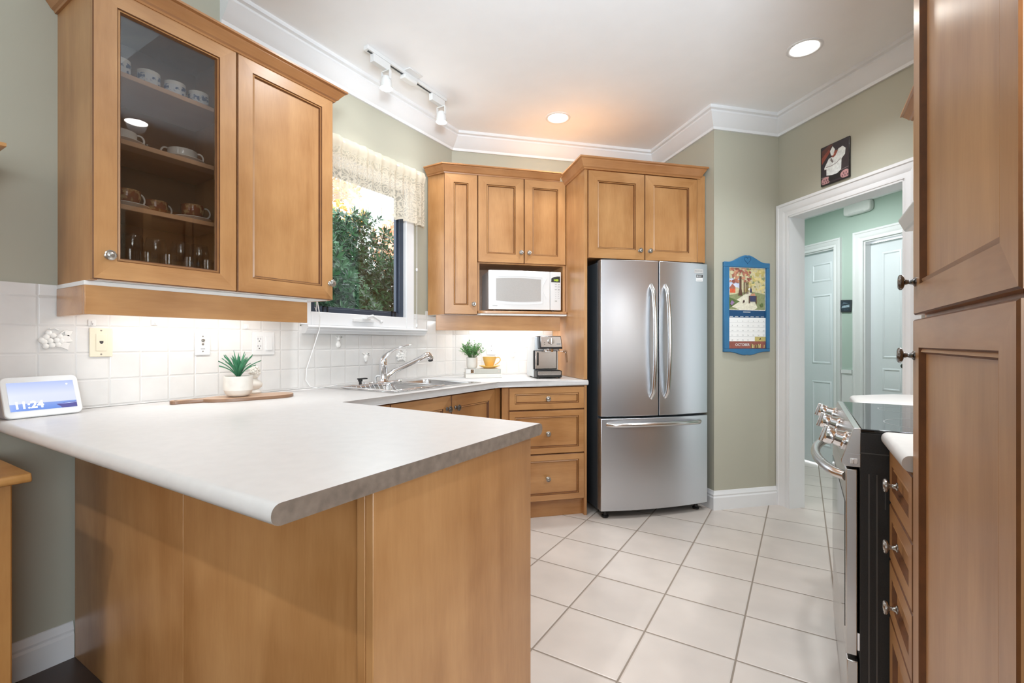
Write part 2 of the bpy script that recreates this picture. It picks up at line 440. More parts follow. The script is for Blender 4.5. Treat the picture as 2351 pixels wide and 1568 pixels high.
# backsplashes
TB = .9215
m = M()
for a in ((.42, WY0 - .0, TB, 1.38), (WY0, WY1 + .0, TB, 1.262), (WY1, 2.60, TB, 1.372), (2.60, 2.9035, TB, 1.40)): m.box(a[0], a[1], 2.322, 2.3298, a[2], a[3])
struct('backsplash_left', m, SPLL, 'L', ang=0)
m = M().box(.405, 1.224, 3.692, 3.6998, TB, 1.40); struct('backsplash_rear', m, SPLB, 'B', ang=0)
m = M().box(-3.0, -1.356, .822, .8298, TB, 1.62); struct('backsplash_right', m, SPLL, 'R', ang=0)
# baseboards
bb = [(0, 0), (.016, 0), (.016, .085), (.011, .095), (.013, .105), (.007, .118), (.004, .13), (0, .132)]
m = M().sweep([(XW, .41), (XW, .655)], bb, side=-1); struct('baseboard_left', m, WHITE, ang=25)
m = M().sweep([ab(2.155, 3.3), ab(2.155, 2.91), ab(2.69, 2.91), ab(2.69, 2.905)], bb, side=-1); struct('baseboard_pillar', m, WHITE, ang=25)
# doorway casing and jamb
cas = [(0, 0), (.012, 0), (.014, .012), (.010, .03), (.017, .05), (.02, .072), (.024, .078), (.024, .095), (0, .095)]
m = M()
def casing(m, a, b0, b1, zt, sgn=-1, w=.095, zb=0):
    """moulded casing round an opening in a wall of constant a, standing off to a + sgn*depth"""
    R = []
    for o, d in cas:
        k = d * w / .095; x = a + sgn * o
        R.append([(x, b1 + k, zb), (x, b1 + k, zt + k), (x, b0 - k, zt + k), (x, b0 - k, zb)])
    V = [[m.b.verts.new(p) for p in r] for r in R]
    for A, B in zip(V, V[1:]):
        for j in range(3): m._f([A[j], A[j + 1], B[j + 1], B[j]], 0)
    m._f([v[0] for v in V], 0); m._f([v[3] for v in V], 0)
    return m
casing(m, 2.69, DB0, DB1, DZ)
m.box(2.68, 2.81, DB1 - .012, DB1 + .004, 0, DZ).box(2.68, 2.81, DB0 - .004, DB0 + .012, 0, DZ).box(2.68, 2.81, DB0, DB1, DZ - .012, DZ + .004)
struct('trim_2', m, WHITE, 'B', ang=25)

# the hall beyond
AH = 3.89
m = M()
H1 = (3.545, 4.32); H2 = (2.55, 3.262)
for a in ((H1[1], 5.0, 0, 2.5), (H2[1], H1[0], 0, 2.5), (1.2, H2[0], 0, 2.5), (H1[0], H1[1], 2.045, 2.5), (H2[0], H2[1], 2.045, 2.5)): m.box(AH, AH + .12, a[0], a[1], a[2], a[3])
struct('wall_hall', m, HALLP, 'B', ang=0)
m = M().box(2.80, AH, 4.6, 4.7, 0, 2.5).box(2.80, AH, .9, 1.0, 0, 2.5); struct('wall_hall_ends', m, HALLP, 'B', ang=0)
m = M().box(2.80, 2.82, 2.9, 4.6, 0, 2.5); struct('wall_hall_near', m, HALLP, 'B', ang=0)
m = M().box(2.80, AH + .12, .9, 4.7, 2.44, 2.5); struct('ceiling_hall', m, CEIL, 'B', ang=0)
m = M().box(AH - .016, AH - .0005, H2[1] + .1, H1[0] - .08, .9, .93).box(AH - .008, AH - .0005, H2[1] + .1, H1[0] - .08, 0, .9).box(AH - .02, AH - .0005, H2[1] + .1, H1[0] - .08, 0, .13)
struct('trim_3', m, WHITE, 'B', ang=25)
m = M().sweep([(AH - .0005, 4.6), (AH - .0005, 1.0)], [(0, 2.38), (.01, 2.38), (.05, 2.43), (.05, 2.44), (0, 2.44)], side=-1); struct('trim_4', m, WHITE, 'B', ang=25)
for k, (h, w) in enumerate((((3.545, 4.32), .075), ((2.55, 3.262), .085))):
    m = M(); casing(m, AH, h[0], h[1], 2.045, w=w)
    m.box(AH, AH + .1, h[1] - .012, h[1] + .002, 0, 2.045).box(AH, AH + .1, h[0] - .002, h[0] + .012, 0, 2.045).box(AH, AH + .1, h[0], h[1], 2.033, 2.047)
    struct('trim_%d' % (5 + k), m, WHITE, 'B', ang=25)


def slab(m, b0, b1, z0, z1, a, cells):
    """moulded door leaf facing -a with raised panels"""
    m.box(a, a + .035, b0, b1, z0, z1)
    for (p0, p1, q0, q1) in cells:
        R = []
        for ins, d in ((0, -.0005), (.006, -.004), (.014, -.006), (.022, .0), (.05, -.006)):
            R.append([(a + d, p1 - ins, q0 + ins), (a + d, p0 + ins, q0 + ins), (a + d, p0 + ins, q1 - ins), (a + d, p1 - ins, q1 - ins)])
        V = [[m.b.verts.new(p) for p in r] for r in R]
        for A, B in zip(V, V[1:]):
            for j in range(4): m._f([A[j], A[(j + 1) % 4], B[(j + 1) % 4], B[j]], 0)
        m._f(V[-1], 0)
    return m


d1 = bpy.data.objects.new('door_1', None); COL.objects.link(d1); d1['kind'] = 'structure'; d1.rotation_euler = (0, 0, PI / 4)
ce = []
for p0, p1 in ((3.60, 3.815), (3.93, 4.25)): ce += [(p0, p1, 1.75, 1.93), (p0, p1, .97, 1.63), (p0, p1, .19, .81)]
struct('door_leaf', slab(M(), 3.555, 4.31, .012, 2.035, AH + .03, ce), DOORW, parent=d1, ang=20)
d2 = bpy.data.objects.new('door_2', None); COL.objects.link(d2); d2['kind'] = 'structure'; d2.rotation_euler = (0, 0, PI / 4)
for b0, b1 in ((2.906, 3.25), (2.562, 2.902)):
    c = (b0 + .07, b1 - .1 if b1 > 3 else b1 - .07)
    struct('door_leaf', slab(M(), b0, b1, .012, 2.022, AH + .06, [(c[0] + .015, c[1], 1.04, 1.93), (c[0] + .015, c[1], .77, .96), (c[0] + .015, c[1], .15, .69)]), DOORW, parent=d2, ang=20)
struct('door_knob', M().lathe([(0, 0), (.01, 0), (.008, .012), (.02, .02), (.023, .03), (.016, .042), (0, .045)], 16, 0, T((AH + .06, 2.955, .985)) @ Matrix.Rotation(-PI / 2, 4, 'Y')), DKNICK, parent=d2)
lamp('hall_fill_light', 'AREA', (*ab(3.15, 3.2), 2.36), 8.5, (.95, .98, 1), shape='DISK', size=.3)  # fill light and its flush fitting are added out of view to light the hall
t = Th('added_hall_lamp', 'unseen round flush lamp added on the hall ceiling beyond the doorway', 'lamp', 'B', (3.15, 3.2, 2.44))
t.part('base', M().lathe([(0, 2.44), (.17, 2.44), (.17, 2.42), (.15, 2.415), (0, 2.415)], 28, 0, T((3.15, 3.2, 0))), WHITE)
t.part('shade', M().lathe([(.15, 2.415), (.14, 2.39), (.09, 2.372), (0, 2.368)], 28, 0, T((3.15, 3.2, 0))), emitter('lit_shade', (255, 250, 242), 3))
# hall: door chime and a small dark frame
t = Th('door_chime', 'white oblong chime box high on the hall wall above the two doors', 'chime', 'B', (AH, 3.293, 2.335))
xf = T((AH - .0005, 3.293, 2.335))
pts = [(.124 * math.copysign(abs(math.cos(u)) ** .35, math.cos(u)), .05 * math.copysign(abs(math.sin(u)) ** .45, math.sin(u))) for u in [2 * PI * i / 40 for i in range(40)]]
t.part('housing', M().prism(pts, -.05, 0, 'x', 0, xf), WPLA, bev=.012, seg=3)
t.part('grille', M().box(-.052, -.048, -.07, .07, -.043, -.034, 0, xf), LGREY)
t = Th('small_picture', 'small dark tilted picture on the hall wall between the two white doors', 'picture', 'B', (AH, 3.425, 1.5))
xf = T((AH - .001, 3.425, 1.5)) @ Matrix.Rotation(.06, 4, 'X')
t.part('frame', M().box(-.012, 0, -.055, .055, -.056, .054, 0, xf), DKGREY, bev=.004)
t.part('image', M().poly([(-.0125, -.045, -.046), (-.0125, .045, -.046), (-.0125, .045, .044), (-.0125, -.045, .044)], 0, xf).poly([(-.013, -.04, -.01), (-.013, .035, -.02), (-.013, .03, .0), (-.013, -.04, .012)], 1, xf).poly([(-.013, -.03, .02), (-.013, .03, .014), (-.013, .02, .034)], 2, xf), [plain('dark_photo', (52, 62, 72), .3, var=.5, scale=60), plain('grey_photo', (150, 168, 180), .3, var=.3, scale=60), plain('pale_photo', (96, 112, 124), .3)])

# ------------------------------------------------------------------ window over the sink
wd = bpy.data.objects.new('window_1', None); COL.objects.link(wd); wd['kind'] = 'structure'; wd.rotation_euler = (0, 0, PI / 2)
m = M(); FX = 2.322       # frame face, towards the room (frame L: x = along the wall, y = depth into it)
for a in ((WY0, 1.66, WZ0, WZ1), (2.40, WY1, WZ0, WZ1), (1.66, 2.40, WZ0, 1.345), (1.66, 2.40, 2.20, WZ1)): m.box(a[0], a[1], FX, 2.42, a[2], a[3])
struct('window_frame', m, WHITE, parent=wd, bev=.004)
m = M()
for a in ((1.66, 1.70, 1.345, 2.20), (2.362, 2.40, 1.345, 2.20), (1.70, 2.362, 1.345, 1.372), (1.70, 2.362, 2.17, 2.20)): m.box(a[0], a[1], 2.352, 2.40, a[2], a[3])
for a in ((1.70, 1.715, 1.372, 2.17), (2.347, 2.362, 1.372, 2.17), (1.715, 2.347, 1.372, 1.382), (1.715, 2.347, 2.16, 2.17)): m.box(a[0], a[1], 2.368, 2.392, a[2], a[3])
struct('sash', m, plain('grey_aluminium', (62, 70, 84), .35, .3), parent=wd, bev=.002)
struct('pane', M().box(1.71, 2.352, 2.376, 2.380, 1.378, 2.165), WINGL, parent=wd, ang=0)
m = M().prism([(2.325, 1.268), (2.268, 1.268), (2.262, 1.258), (2.268, 1.25), (2.276, 1.247), (2.276, 1.24), (2.284, 1.232), (2.29, 1.222), (2.325, 1.222)], 1.60, 2.55, 'x')
struct('window_sill', m, WHITE, parent=wd, ang=25)
m = M().box(1.94, 2.10, 2.306, FX, 1.298, 1.316).box(2.005, 2.055, 2.29, FX - .01, 1.312, 1.322).tube([(2.03, 2.298, 1.318), (2.03, 2.285, 1.332), (2.06, 2.278, 1.338), (2.10, 2.276, 1.318), (2.125, 2.276, 1.306)], [.006, .008, .009, .007, .006], 8)
m.ball((2.128, 2.276, 1.304), .011)
struct('crank_handle', m, WPLA, parent=wd, bev=.002)
for y in (1.752, 2.287):
    m = M()
    for a in ((0, .006, 0, .036), (.03, .036, 0, .036), (0, .036, .03, .036)): m.box(y + a[0], y + a[1], 2.346, 2.352, 1.345 + a[2], 1.345 + a[3])
    struct('screen_clip', m, BLACK, parent=wd)

# lace valance on a rod
def lace_mat():
    mt, n, p = nt('cream_lace'); n.nodes.remove(p); out = n.nodes['Material Output']
    tc = N(n, 'ShaderNodeTexCoord'); uv = N(n, 'ShaderNodeUVMap')
    src = uv.outputs[0]
    w = N(n, 'ShaderNodeTexNoise'); w.inputs['Scale'].default_value = 9; w.inputs['Detail'].default_value = 1; n.links.new(src, w.inputs['Vector'])
    add = N(n, 'ShaderNodeVectorMath', operation='MULTIPLY_ADD'); n.links.new(w.outputs['Color'], add.inputs[0]); add.inputs[1].default_value = (.07, .07, 0); n.links.new(src, add.inputs[2])
    vo = N(n, 'ShaderNodeTexVoronoi', feature='DISTANCE_TO_EDGE'); vo.inputs['Scale'].default_value = 34; n.links.new(add.outputs[0], vo.inputs['Vector'])
    v2 = N(n, 'ShaderNodeTexVoronoi'); v2.inputs['Scale'].default_value = 13; n.links.new(add.outputs[0], v2.inputs['Vector'])
    ro = mathn(n, 'LESS_THAN', mathn(n, 'FRACT', mathn(n, 'MULTIPLY', v2.outputs['Distance'], 5.5)), .42)
    ed = mathn(n, 'LESS_THAN', vo.outputs['Distance'], .07)
    den = mathn(n, 'MAXIMUM', ro, ed)
    sep = N(n, 'ShaderNodeSeparateXYZ'); n.links.new(src, sep.inputs[0])
    hem = mathn(n, 'LESS_THAN', sep.outputs[1], .022); top = mathn(n, 'GREATER_THAN', sep.outputs[1], .31)
    den = mathn(n, 'MAXIMUM', mathn(n, 'MAXIMUM', den, hem), top)
    al = mathn(n, 'ADD', mathn(n, 'MULTIPLY', den, .36), .50)
    df = N(n, 'ShaderNodeBsdfDiffuse'); df.inputs[0].default_value = srgb(232, 222, 204); tl = N(n, 'ShaderNodeBsdfTranslucent'); tl.inputs[0].default_value = srgb(232, 222, 206)
    ms = N(n, 'ShaderNodeMixShader'); ms.inputs[0].default_value = .45; n.links.new(df.outputs[0], ms.inputs[1]); n.links.new(tl.outputs[0], ms.inputs[2])
    tr = N(n, 'ShaderNodeBsdfTransparent'); mx = N(n, 'ShaderNodeMixShader'); n.links.new(al, mx.inputs[0]); n.links.new(tr.outputs[0], mx.inputs[1]); n.links.new(ms.outputs[0], mx.inputs[2]); n.links.new(mx.outputs[0], out.inputs[0])
    return mt


def lace(m, x0, x1, zt, zb, nx=150, nz=14):
    uv = m.b.loops.layers.uv.new('UVMap'); G = []
    for i in range(nx + 1):
        x = x0 + (x1 - x0) * i / nx; col = []
        fold = math.sin(i * .62) * .6 + math.sin(i * .37 + 1.3) * .5 + math.sin(i * .19) * .35
        for j in range(nz + 1):
            u = j / nz; z = zt + (zb - zt) * u
            if j == nz: z += .008 * abs(math.sin(i * .42))
            amp = .006 + .017 * u
            y = 2.272 + fold * amp - .012 * math.sin(PI * min(1, u * 5))
            if i > nx - 4: y += (i - nx + 4) * .012
            col.append((m.b.verts.new((x, y, z)), (x - x0) * 1.25, (z - zb)))
        G.append(col)
    for i in range(nx):
        for j in range(nz):
            q = (G[i][j], G[i + 1][j], G[i + 1][j + 1], G[i][j + 1]); f = m.b.faces.new([v[0] for v in q])
            for l, v in zip(f.loops, q): l[uv].uv = (v[1], v[2])
    return m


t = Th('lace_valance', 'cream lace valance gathered on a rod above the sink window', 'curtain', 'L', (2.1, 2.27, 2.35))
t.part('lace', lace(M(), 1.63, 2.55, 2.362, 1.982), lace_mat(), ang=180, fix=False)
t.part('rod', M().tube([(1.60, 2.328, 2.335), (1.62, 2.275, 2.335), (2.535, 2.275, 2.335), (2.548, 2.328, 2.335)], .008), WPLA)
# blind cords
m = M().tube([(2.498, 2.318, 2.25), (2.498, 2.318, 1.70)], .0022, 6).tube([(2.498, 2.318, 1.67), (2.496, 2.318, 1.30)], .0022, 6)
t = Th('pull_cord', 'white pull cord with two small toggles hanging right of the sink window', 'cord', 'L', (2.498, 2.318, 2.2))
t.part('cord', m, WPLA)
for z in (1.685, 1.292):
    t.part('toggle', M().lathe([(0, -.014), (.006, -.012), (.009, 0), (.006, .011), (0, .013)], 12, 0, T((2.497, 2.318, z))), WPLA)
pts = [(1.676, 2.312, 1.80), (1.675, 2.305, 1.45), (1.672, 2.262, 1.31), (1.660, 2.254, 1.24), (1.632, 2.27, 1.13), (1.605, 2.285, 1.03), (1.60, 2.285, .97), (1.615, 2.27, .935), (1.65, 2.25, .9235), (1.70, 2.268, .9235), (1.745, 2.282, .9235), (1.79, 2.27, .93)]
m = M().tube(pts, .0028, 6).tube([(1.684, 2.312, 1.80), (1.683, 2.309, 1.36), (1.676, 2.30, 1.345), (1.675, 2.312, 1.37)], .002, 6)
single('blind_cord', m, WPLA, 'long white cord hanging from the left of the window down to the counter', 'cord', 'L', (1.65, 2.28, .93))

# ------------------------------------------------------------------ upper cabinet with the glass door
t = Th('glass_front_cabinet', 'large maple wall cabinet with one glass door and one panelled door, left foreground', 'cabinet', 'L', (.612, 2.0, 1.381))
X0, X1, YF, YB, Z0, Z1 = .612, 1.552, 2.0, 2.328, 1.381, 2.381
m = M().box(X0, X0 + .018, YF + .021, YB, Z0, Z1).box(X1 - .018, X1, YF + .021, YB, Z0, Z1).box(X0 + .018, X1 - .018, YF + .021, YB, Z1 - .018, Z1).box(1.07, 1.094, YF + .021, YB - .01, Z0 + .018, Z1 - .018)
t.part('carcass', m, MAPLE, ang=0)
t.part('back_panel', M().box(X0 + .018, X1 - .018, YB - .008, YB, Z0, Z1), INSIDE, ang=0)
t.part('bottom_panel', M().box(X0 + .018, X1 - .018, YF + .021, YB - .008, Z0 + .0005, Z0 + .018), MELA, label='white melamine underside')
for k, z in enumerate((2.13, 1.893, 1.662, 1.42)):
    t.part('shelf', M().box(X0 + .019, 1.069, YF + (.052 if k < 3 else .024), YB - .009, z - .018, z), SHELF if k < 3 else INSIDE, bev=.002)
gd = add_door(t, X0 + .0, 1.080, Z0 + .002, Z1 + .003, YF, (.652, 1.464, .017), stile=.066, glazed=True, name='glass_door')
t.part('pane', M().box(.683, 1.009, YF + .012, YF + .016, 1.452, 2.314), GLASSP, par=gd, ang=0)
add_door(t, 1.084, 1.552, Z0 + .002, Z1 + .003, YF, (1.533, 1.464, .017), stile=.063)
t.part('crown_moulding', M().sweep([(X0, YB), (X0, YF + .004), (X1 + .002, YF + .004), (X1 + .002, YB)], crown_prof(.052, 2.372, 2.43), side=-1), CROWNW, ang=25)
t.part('light_valance', M().box(.606, 1.444, 2.05, 2.07, 1.267, 1.366).box(.606, .626, 2.07, 2.318, 1.267, 1.366), MAPLEH, bev=.002)
t.part('valance_cleat', M().box(.606, 1.444, 2.055, 2.09, 1.366, 1.3805).box(.607, .626, 2.09, 2.318, 1.366, 1.3805), MELA)
t = Th('under_cabinet_light', 'slim fluorescent light under the glass-front cabinet behind its valance', 'light', 'L', (1.03, 2.16, 1.35))
t.part('housing', M().box(.70, 1.38, 2.13, 2.19, 1.355, 1.3805), MELA, bev=.003)
t.part('tube', M().box(.72, 1.36, 2.14, 2.18, 1.352, 1.356), emitter('lit_tube', (255, 252, 246), 6))
lamp('under_cabinet_glow', 'AREA', (-2.16, 1.04, 1.349), .55, (.97, .98, 1), (0, 0, PI / 2), shape='RECTANGLE', size=.62, size_y=.05)

# ------------------------------------------------------------------ rear wall cabinets
t = Th('microwave_cabinet', 'maple corner wall cabinet with a narrow door and an open microwave niche', 'cabinet', 'B', (.75, 3.4, 1.372))
m = M().prism([(.316, 3.391), (.552, 3.391), (.552, 3.694), (.418, 3.694), (.208, 3.484)], 1.372, 2.38)
m.box(.552, .57, 3.391, 3.694, 1.400, 2.38).box(1.205, 1.223, 3.391, 3.694, 1.40, 2.38).box(.57, 1.205, 3.391, 3.694, 1.745, 2.38)
t.part('carcass', m, MAPLE, ang=0)
t.part('niche_back', M().box(.57, 1.205, 3.684, 3.694, 1.40, 1.745), INSIDE, ang=0)
t.part('niche_shelf', M().prism([(.556, 3.372), (.575, 3.355), (.62, 3.345), (1.222, 3.345), (1.222, 3.694), (.556, 3.694)], 1.382, 1.402), MAPLEH, bev=.004)
t.part('bottom_panel', M().prism([(.32, 3.394), (.556, 3.394), (.575, 3.36), (1.222, 3.352), (1.222, 3.69), (.42, 3.69), (.215, 3.484)], 1.3700, 1.3818), MELA, label='white melamine underside')
add_door(t, .316, .553, 1.374, 2.378, 3.37, (.523, 1.447), stile=.066)
add_door(t, .556, .898, 1.752, 2.378, 3.37, (.872, 1.83), stile=.064)
add_door(t, .901, 1.222, 1.752, 2.378, 3.37, (.932, 1.83), stile=.062)
t.part('crown_moulding', M().sweep([(.209, 3.484), (.316, 3.374), (1.174, 3.374)], crown_prof(.05, 2.372, 2.43), side=-1), CROWNW, ang=25)
t.part('light_valance', M().box(.262, 1.195, 3.42, 3.44, 1.261, 1.3698), MAPLEH, bev=.002)
t = Th('under_cabinet_light', 'slim fluorescent light under the microwave cabinet behind its valance', 'light', 'B', (.8, 3.55, 1.34))
t.part('housing', M().box(.50, 1.16, 3.52, 3.58, 1.345, 1.3698), MELA, bev=.003)
t.part('tube', M().box(.52, 1.14, 3.53, 3.57, 1.342, 1.346), emitter('lit_tube_rear', (255, 252, 246), 6))
lamp('under_cabinet_glow_rear', 'AREA', (*ab(.83, 3.55), 1.339), .95, (.97, .98, 1), (0, 0, PI / 4), shape='RECTANGLE', size=.60, size_y=.05)

t = Th('fridge_cabinet', 'maple cabinet above the refrigerator with a tall end panel on its left', 'cabinet', 'B', (1.7, 3.3, .92))
t.part('end_panel', M().box(1.225, 1.247, 3.012, 3.694, .9212, 2.38), MAPLE, bev=.002)
t.part('carcass', M().box(1.247, 2.150, 3.022, 3.694, 1.745, 2.38), MAPLE, ang=0)
t.part('filler_strip', M().box(2.086, 2.150, 3.003, 3.022, 1.745, 2.372), MAPLE, bev=.002)
add_door(t, 1.249, 1.668, 1.745, 2.342, 3.0, (1.628, 1.81), stile=.068)
add_door(t, 1.671, 2.084, 1.745, 2.342, 3.0, (1.702, 1.81), stile=.066)
t.part('crown_moulding', M().sweep([(1.225, 3.372), (1.225, 3.004), (2.098, 3.004), (2.098, 3.40)], crown_prof(.05, 2.345, 2.42), side=-1), CROWNW, ang=25)

# ------------------------------------------------------------------ base cabinets
def add_drawer(t, x0, x1, z0, z1, y, knob, km=None, stile=.04):
    d = t.part('drawer', panel_door(M(), x0, x1, z0, z1, y, stile=stile), [MAPLEH, GLAZE, MAPLEH], ang=20)
    t.part('knob', knob_mesh(knob[0], y, knob[1], .017), km or NICK, par=d)


t = Th('drawer_cabinet', 'maple base cabinet with three drawers beside the refrigerator', 'cabinet', 'B', (.96, 3.3, 0))
t.part('carcass', M().box(.66, 1.228, 3.036, 3.69, .11, .8835), MAPLE, ang=0)
t.part('end_panel', M().box(1.228, 1.247, 3.02, 3.69, 0, .8835), MAPLE, bev=.002)
t.part('toe_kick', M().box(.66, 1.228, 3.06, 3.075, 0, .11), MAPLEH)
for z0, z1, kz in ((.727, .876, .80), (.432, .722, .568), (.118, .427, .269)): add_drawer(t, .702, 1.227, z0, z1, 3.015, (.964, kz))
t = Th('sink_cabinet', 'maple base cabinet with two panelled doors under the sink', 'cabinet', 'L', (2.1, 2.0, 0))
t.part('carcass', M().box(1.645, 2.62, 1.721, 1.74, .11, .8835).box(1.645, 1.663, 1.74, 2.32, .11, .8835).box(2.6, 2.62, 1.74, 2.32, .11, .8835).box(1.663, 2.6, 1.74, 2.32, .11, .13), MAPLE, ang=0)
t.part('toe_kick', M().box(1.645, 2.62, 1.77, 1.785, 0, .11), MAPLEH)
t.part('filler_strip', M().box(2.566, 2.625, 1.702, 1.7205, .11, .8835), MAPLE)
add_door(t, 1.649, 2.112, .118, .874, 1.70, (2.075, .80, .018), stile=.07, km=DKNICK)
add_door(t, 2.116, 2.562, .118, .874, 1.70, (2.153, .80, .018), stile=.07, km=DKNICK)
t = Th('corner_cabinet', 'maple base cabinet left of the sink doors, behind the peninsula counter', 'cabinet', 'L', (1.5, 2.0, 0))
t.part('carcass', M().box(1.30, 1.643, 1.721, 2.32, .11, .8835), MAPLE, ang=0)
t.part('toe_kick', M().box(1.30, 1.643, 1.77, 1.785, 0, .11), MAPLEH)
add_door(t, 1.33, 1.645, .118, .874, 1.70, None, stile=.07)
# peninsula
t = Th('peninsula_cabinet', 'maple-panelled peninsula base under the large counter in the foreground', 'cabinet', 'N', (-1.5, .95, 0))
t.part('carcass', M().box(-2.31, -.742, .672, 1.27, .10, .8835), MAPLE, ang=0)
t.part('back_panel', M().box(-2.313, -1.4915, .656, .672, 0, .8835), MAPLE, bev=.0012)
t.part('back_panel', M().box(-1.4885, -.742, .656, .672, 0, .8835), MAPLE, bev=.0012)
t.part('end_panel', M().box(-.742, -.72, .652, 1.285, 0, .8835), MAPLE, bev=.002)
t.part('corner_post', M().box(-.764, -.742, .650, .656, 0, .8835), MAPLE, bev=.001)
t.part('toe_kick', M().box(-1.75, -.742, 1.20, 1.215, 0, .10), MAPLEH)
# countertop (one continuous worktop) with a cut-out for the sink
ex = ab(.617, 2.99); e2 = ab(1.2465, 2.99); e3 = ab(1.2248, 2.99)
cs = [(-2.3295, .428), (-.697, .428), (-.697, 1.318), (-1.678, 1.318), ex, e2, ab(1.2465, 3.0115), ab(1.2248, 3.0115), ab(1.2248, 3.6998), ab(.4065, 3.6998), (-2.3295, 2.9047)]
m = M().prism(cs, .884, .92)
fe = [e for e in m.b.edges if abs(e.verts[0].co.z - e.verts[1].co.z) < 1e-5 and any(abs(((e.verts[0].co + e.verts[1].co) / 2 - Vector((*[(p[k] + q[k]) / 2 for k in (0, 1)], e.verts[0].co.z))).length) < 1e-4 for p, q in ((cs[0], cs[1]), (cs[2], cs[3]), (cs[3], cs[4]), (cs[4], cs[5])))]
bmesh.ops.bevel(m.b, geom=fe, offset=.0165, segments=5, profile=.5, affect='EDGES', clamp_overlap=False)
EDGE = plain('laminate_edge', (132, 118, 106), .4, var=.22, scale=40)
m.b.normal_update()
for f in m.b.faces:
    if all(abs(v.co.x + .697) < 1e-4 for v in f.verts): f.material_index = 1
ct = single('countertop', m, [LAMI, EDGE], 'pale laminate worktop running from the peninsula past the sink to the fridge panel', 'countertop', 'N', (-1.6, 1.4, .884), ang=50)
SX0, SX1, SY0, SY1 = -2.262, -1.734, 1.70, 2.455
cut = M().box(SX0 + .03, SX1 - .02, SY0 + .03, SY1 - .02, .8, 1.0).obj('cut', LAMI)
bo = ct.modifiers.new('cut', 'BOOLEAN'); bo.object = cut; bo.operation = 'DIFFERENCE'; bo.solver = 'EXACT'
bpy.context.view_layer.update()
me = bpy.data.meshes.new_from_object(ct.evaluated_get(bpy.context.evaluated_depsgraph_get())); ct.modifiers.clear(); ct.data = me; me.name = 'countertop'
bpy.data.objects.remove(cut)

# sink
def bowl(m, x0, x1, y0, y1, zt, zb, r=.05):
    def rr(x0, x1, y0, y1, r, z, n=5):
        o = []
        for cx, cy, a in ((x1 - r, y1 - r, 0), (x0 + r, y1 - r, PI / 2), (x0 + r, y0 + r, PI), (x1 - r, y0 + r, 1.5 * PI)):
            for i in range(n + 1): o.append((cx + r * math.cos(a + i * PI / 2 / n), cy + r * math.sin(a + i * PI / 2 / n), z))
        return o
    L = [rr(x0, x1, y0, y1, r, zt), rr(x0 + .006, x1 - .006, y0 + .006, y1 - .006, r, zt - .008), rr(x0 + .012, x1 - .012, y0 + .012, y1 - .012, r, zb + .03), rr(x0 + .035, x1 - .035, y0 + .035, y1 - .035, r, zb)]
    V = [[m.b.verts.new(p) for p in q] for q in L]; k = len(V[0])
    for A, B in zip(V, V[1:]):
        for i in range(k): m._f([A[i], A[(i + 1) % k], B[(i + 1) % k], B[i]], 0)
    m._f(V[-1], 0); return V[0]


t = Th('kitchen_sink', 'stainless double-bowl sink set in the counter under the window', 'sink', 'N', (-2.0, 2.08, .92))
bx0, bx1 = SX0 + .10, SX1 - .035
m = M()
b1 = (SY0 + .035, 2.085); b2 = (2.115, SY1 - .03)
zt = .9235
for a in ((SX0, bx0, SY0, SY1), (bx1, SX1, SY0, SY1), (bx0, bx1, SY0, b1[0]), (bx0, bx1, b1[1], b2[0]), (bx0, bx1, b2[1], SY1)): m.box(a[0], a[1], a[2], a[3], .9203, zt)
t.part('rim', m, SINKM, ang=0)
for bb_ in (b1, b2):
    m = M(); bowl(m, bx0 - .001, bx1 + .001, bb_[0] - .001, bb_[1] + .001, zt, .755); t.part('bowl', m, SINKM, ang=50, fix=False)
    t.part('drain', M().lathe([(0, .7575), (.03, .757), (.042, .7585), (.045, .756)], 20, 0, T(((bx0 + bx1) / 2, sum(bb_) / 2, 0))), CHROME)
# faucet
t = Th('kitchen_faucet', 'chrome single-lever faucet with pull-out spout behind the sink', 'faucet', 'N', (-2.212, 2.085, .9235))
FB = Vector((-2.212, 2.085, .9235))
pl = [(.16 * math.copysign(abs(math.sin(u)) ** .8, math.sin(u)), .028 * math.cos(u)) for u in [2 * PI * i / 36 for i in range(36)]]
t.part('base_plate', M().prism([(FB.x + q, FB.y + p) for p, q in pl], .9238, .936), CHROME, bev=.005, seg=3)
t.part('body', M().lathe([(.03, .936), (.027, .945), (.025, .96), (.025, 1.03), (.0265, 1.032), (.0265, 1.035), (.025, 1.037), (.025, 1.06), (.022, 1.075), (0, 1.078)], 24, 0, T((FB.x, FB.y, 0))), CHROME)
sd = Vector((.30, .953, 0)).normalized()
def fp(r, z): return (FB.x + sd.x * r, FB.y + sd.y * r, z)
t.part('spout', M().tube([fp(.005, .95), fp(.02, .955), fp(.045, .975), fp(.075, .995), fp(.12, 1.012)], [.02, .019, .0175, .0165, .0165], 14), CHROME)
hd = t.part('spray_head', M().tube([fp(.12, 1.012), fp(.20, 1.043), fp(.27, 1.072), fp(.298, 1.086), fp(.318, 1.088), fp(.332, 1.08), fp(.337, 1.062)], [.0155, .016, .0165, .021, .023, .022, .02], 14), CHROME)
t.part('nozzle', M().lathe([(.016, 0), (.017, -.006), (.013, -.010), (0, -.010)], 16, 0, T(fp(.336, 1.058)) @ Matrix.Rotation(.2, 4, 'X')), BLACK, par=hd)
t.part('lever', M().tube([fp(-.012, 1.06), fp(.0, 1.08), fp(.03, 1.103), fp(.075, 1.128), fp(.12, 1.146), fp(.16, 1.156), fp(.195, 1.156)], [.022, .026, .021, .014, .011, .010, .007], 12, flat=.55), CHROME)
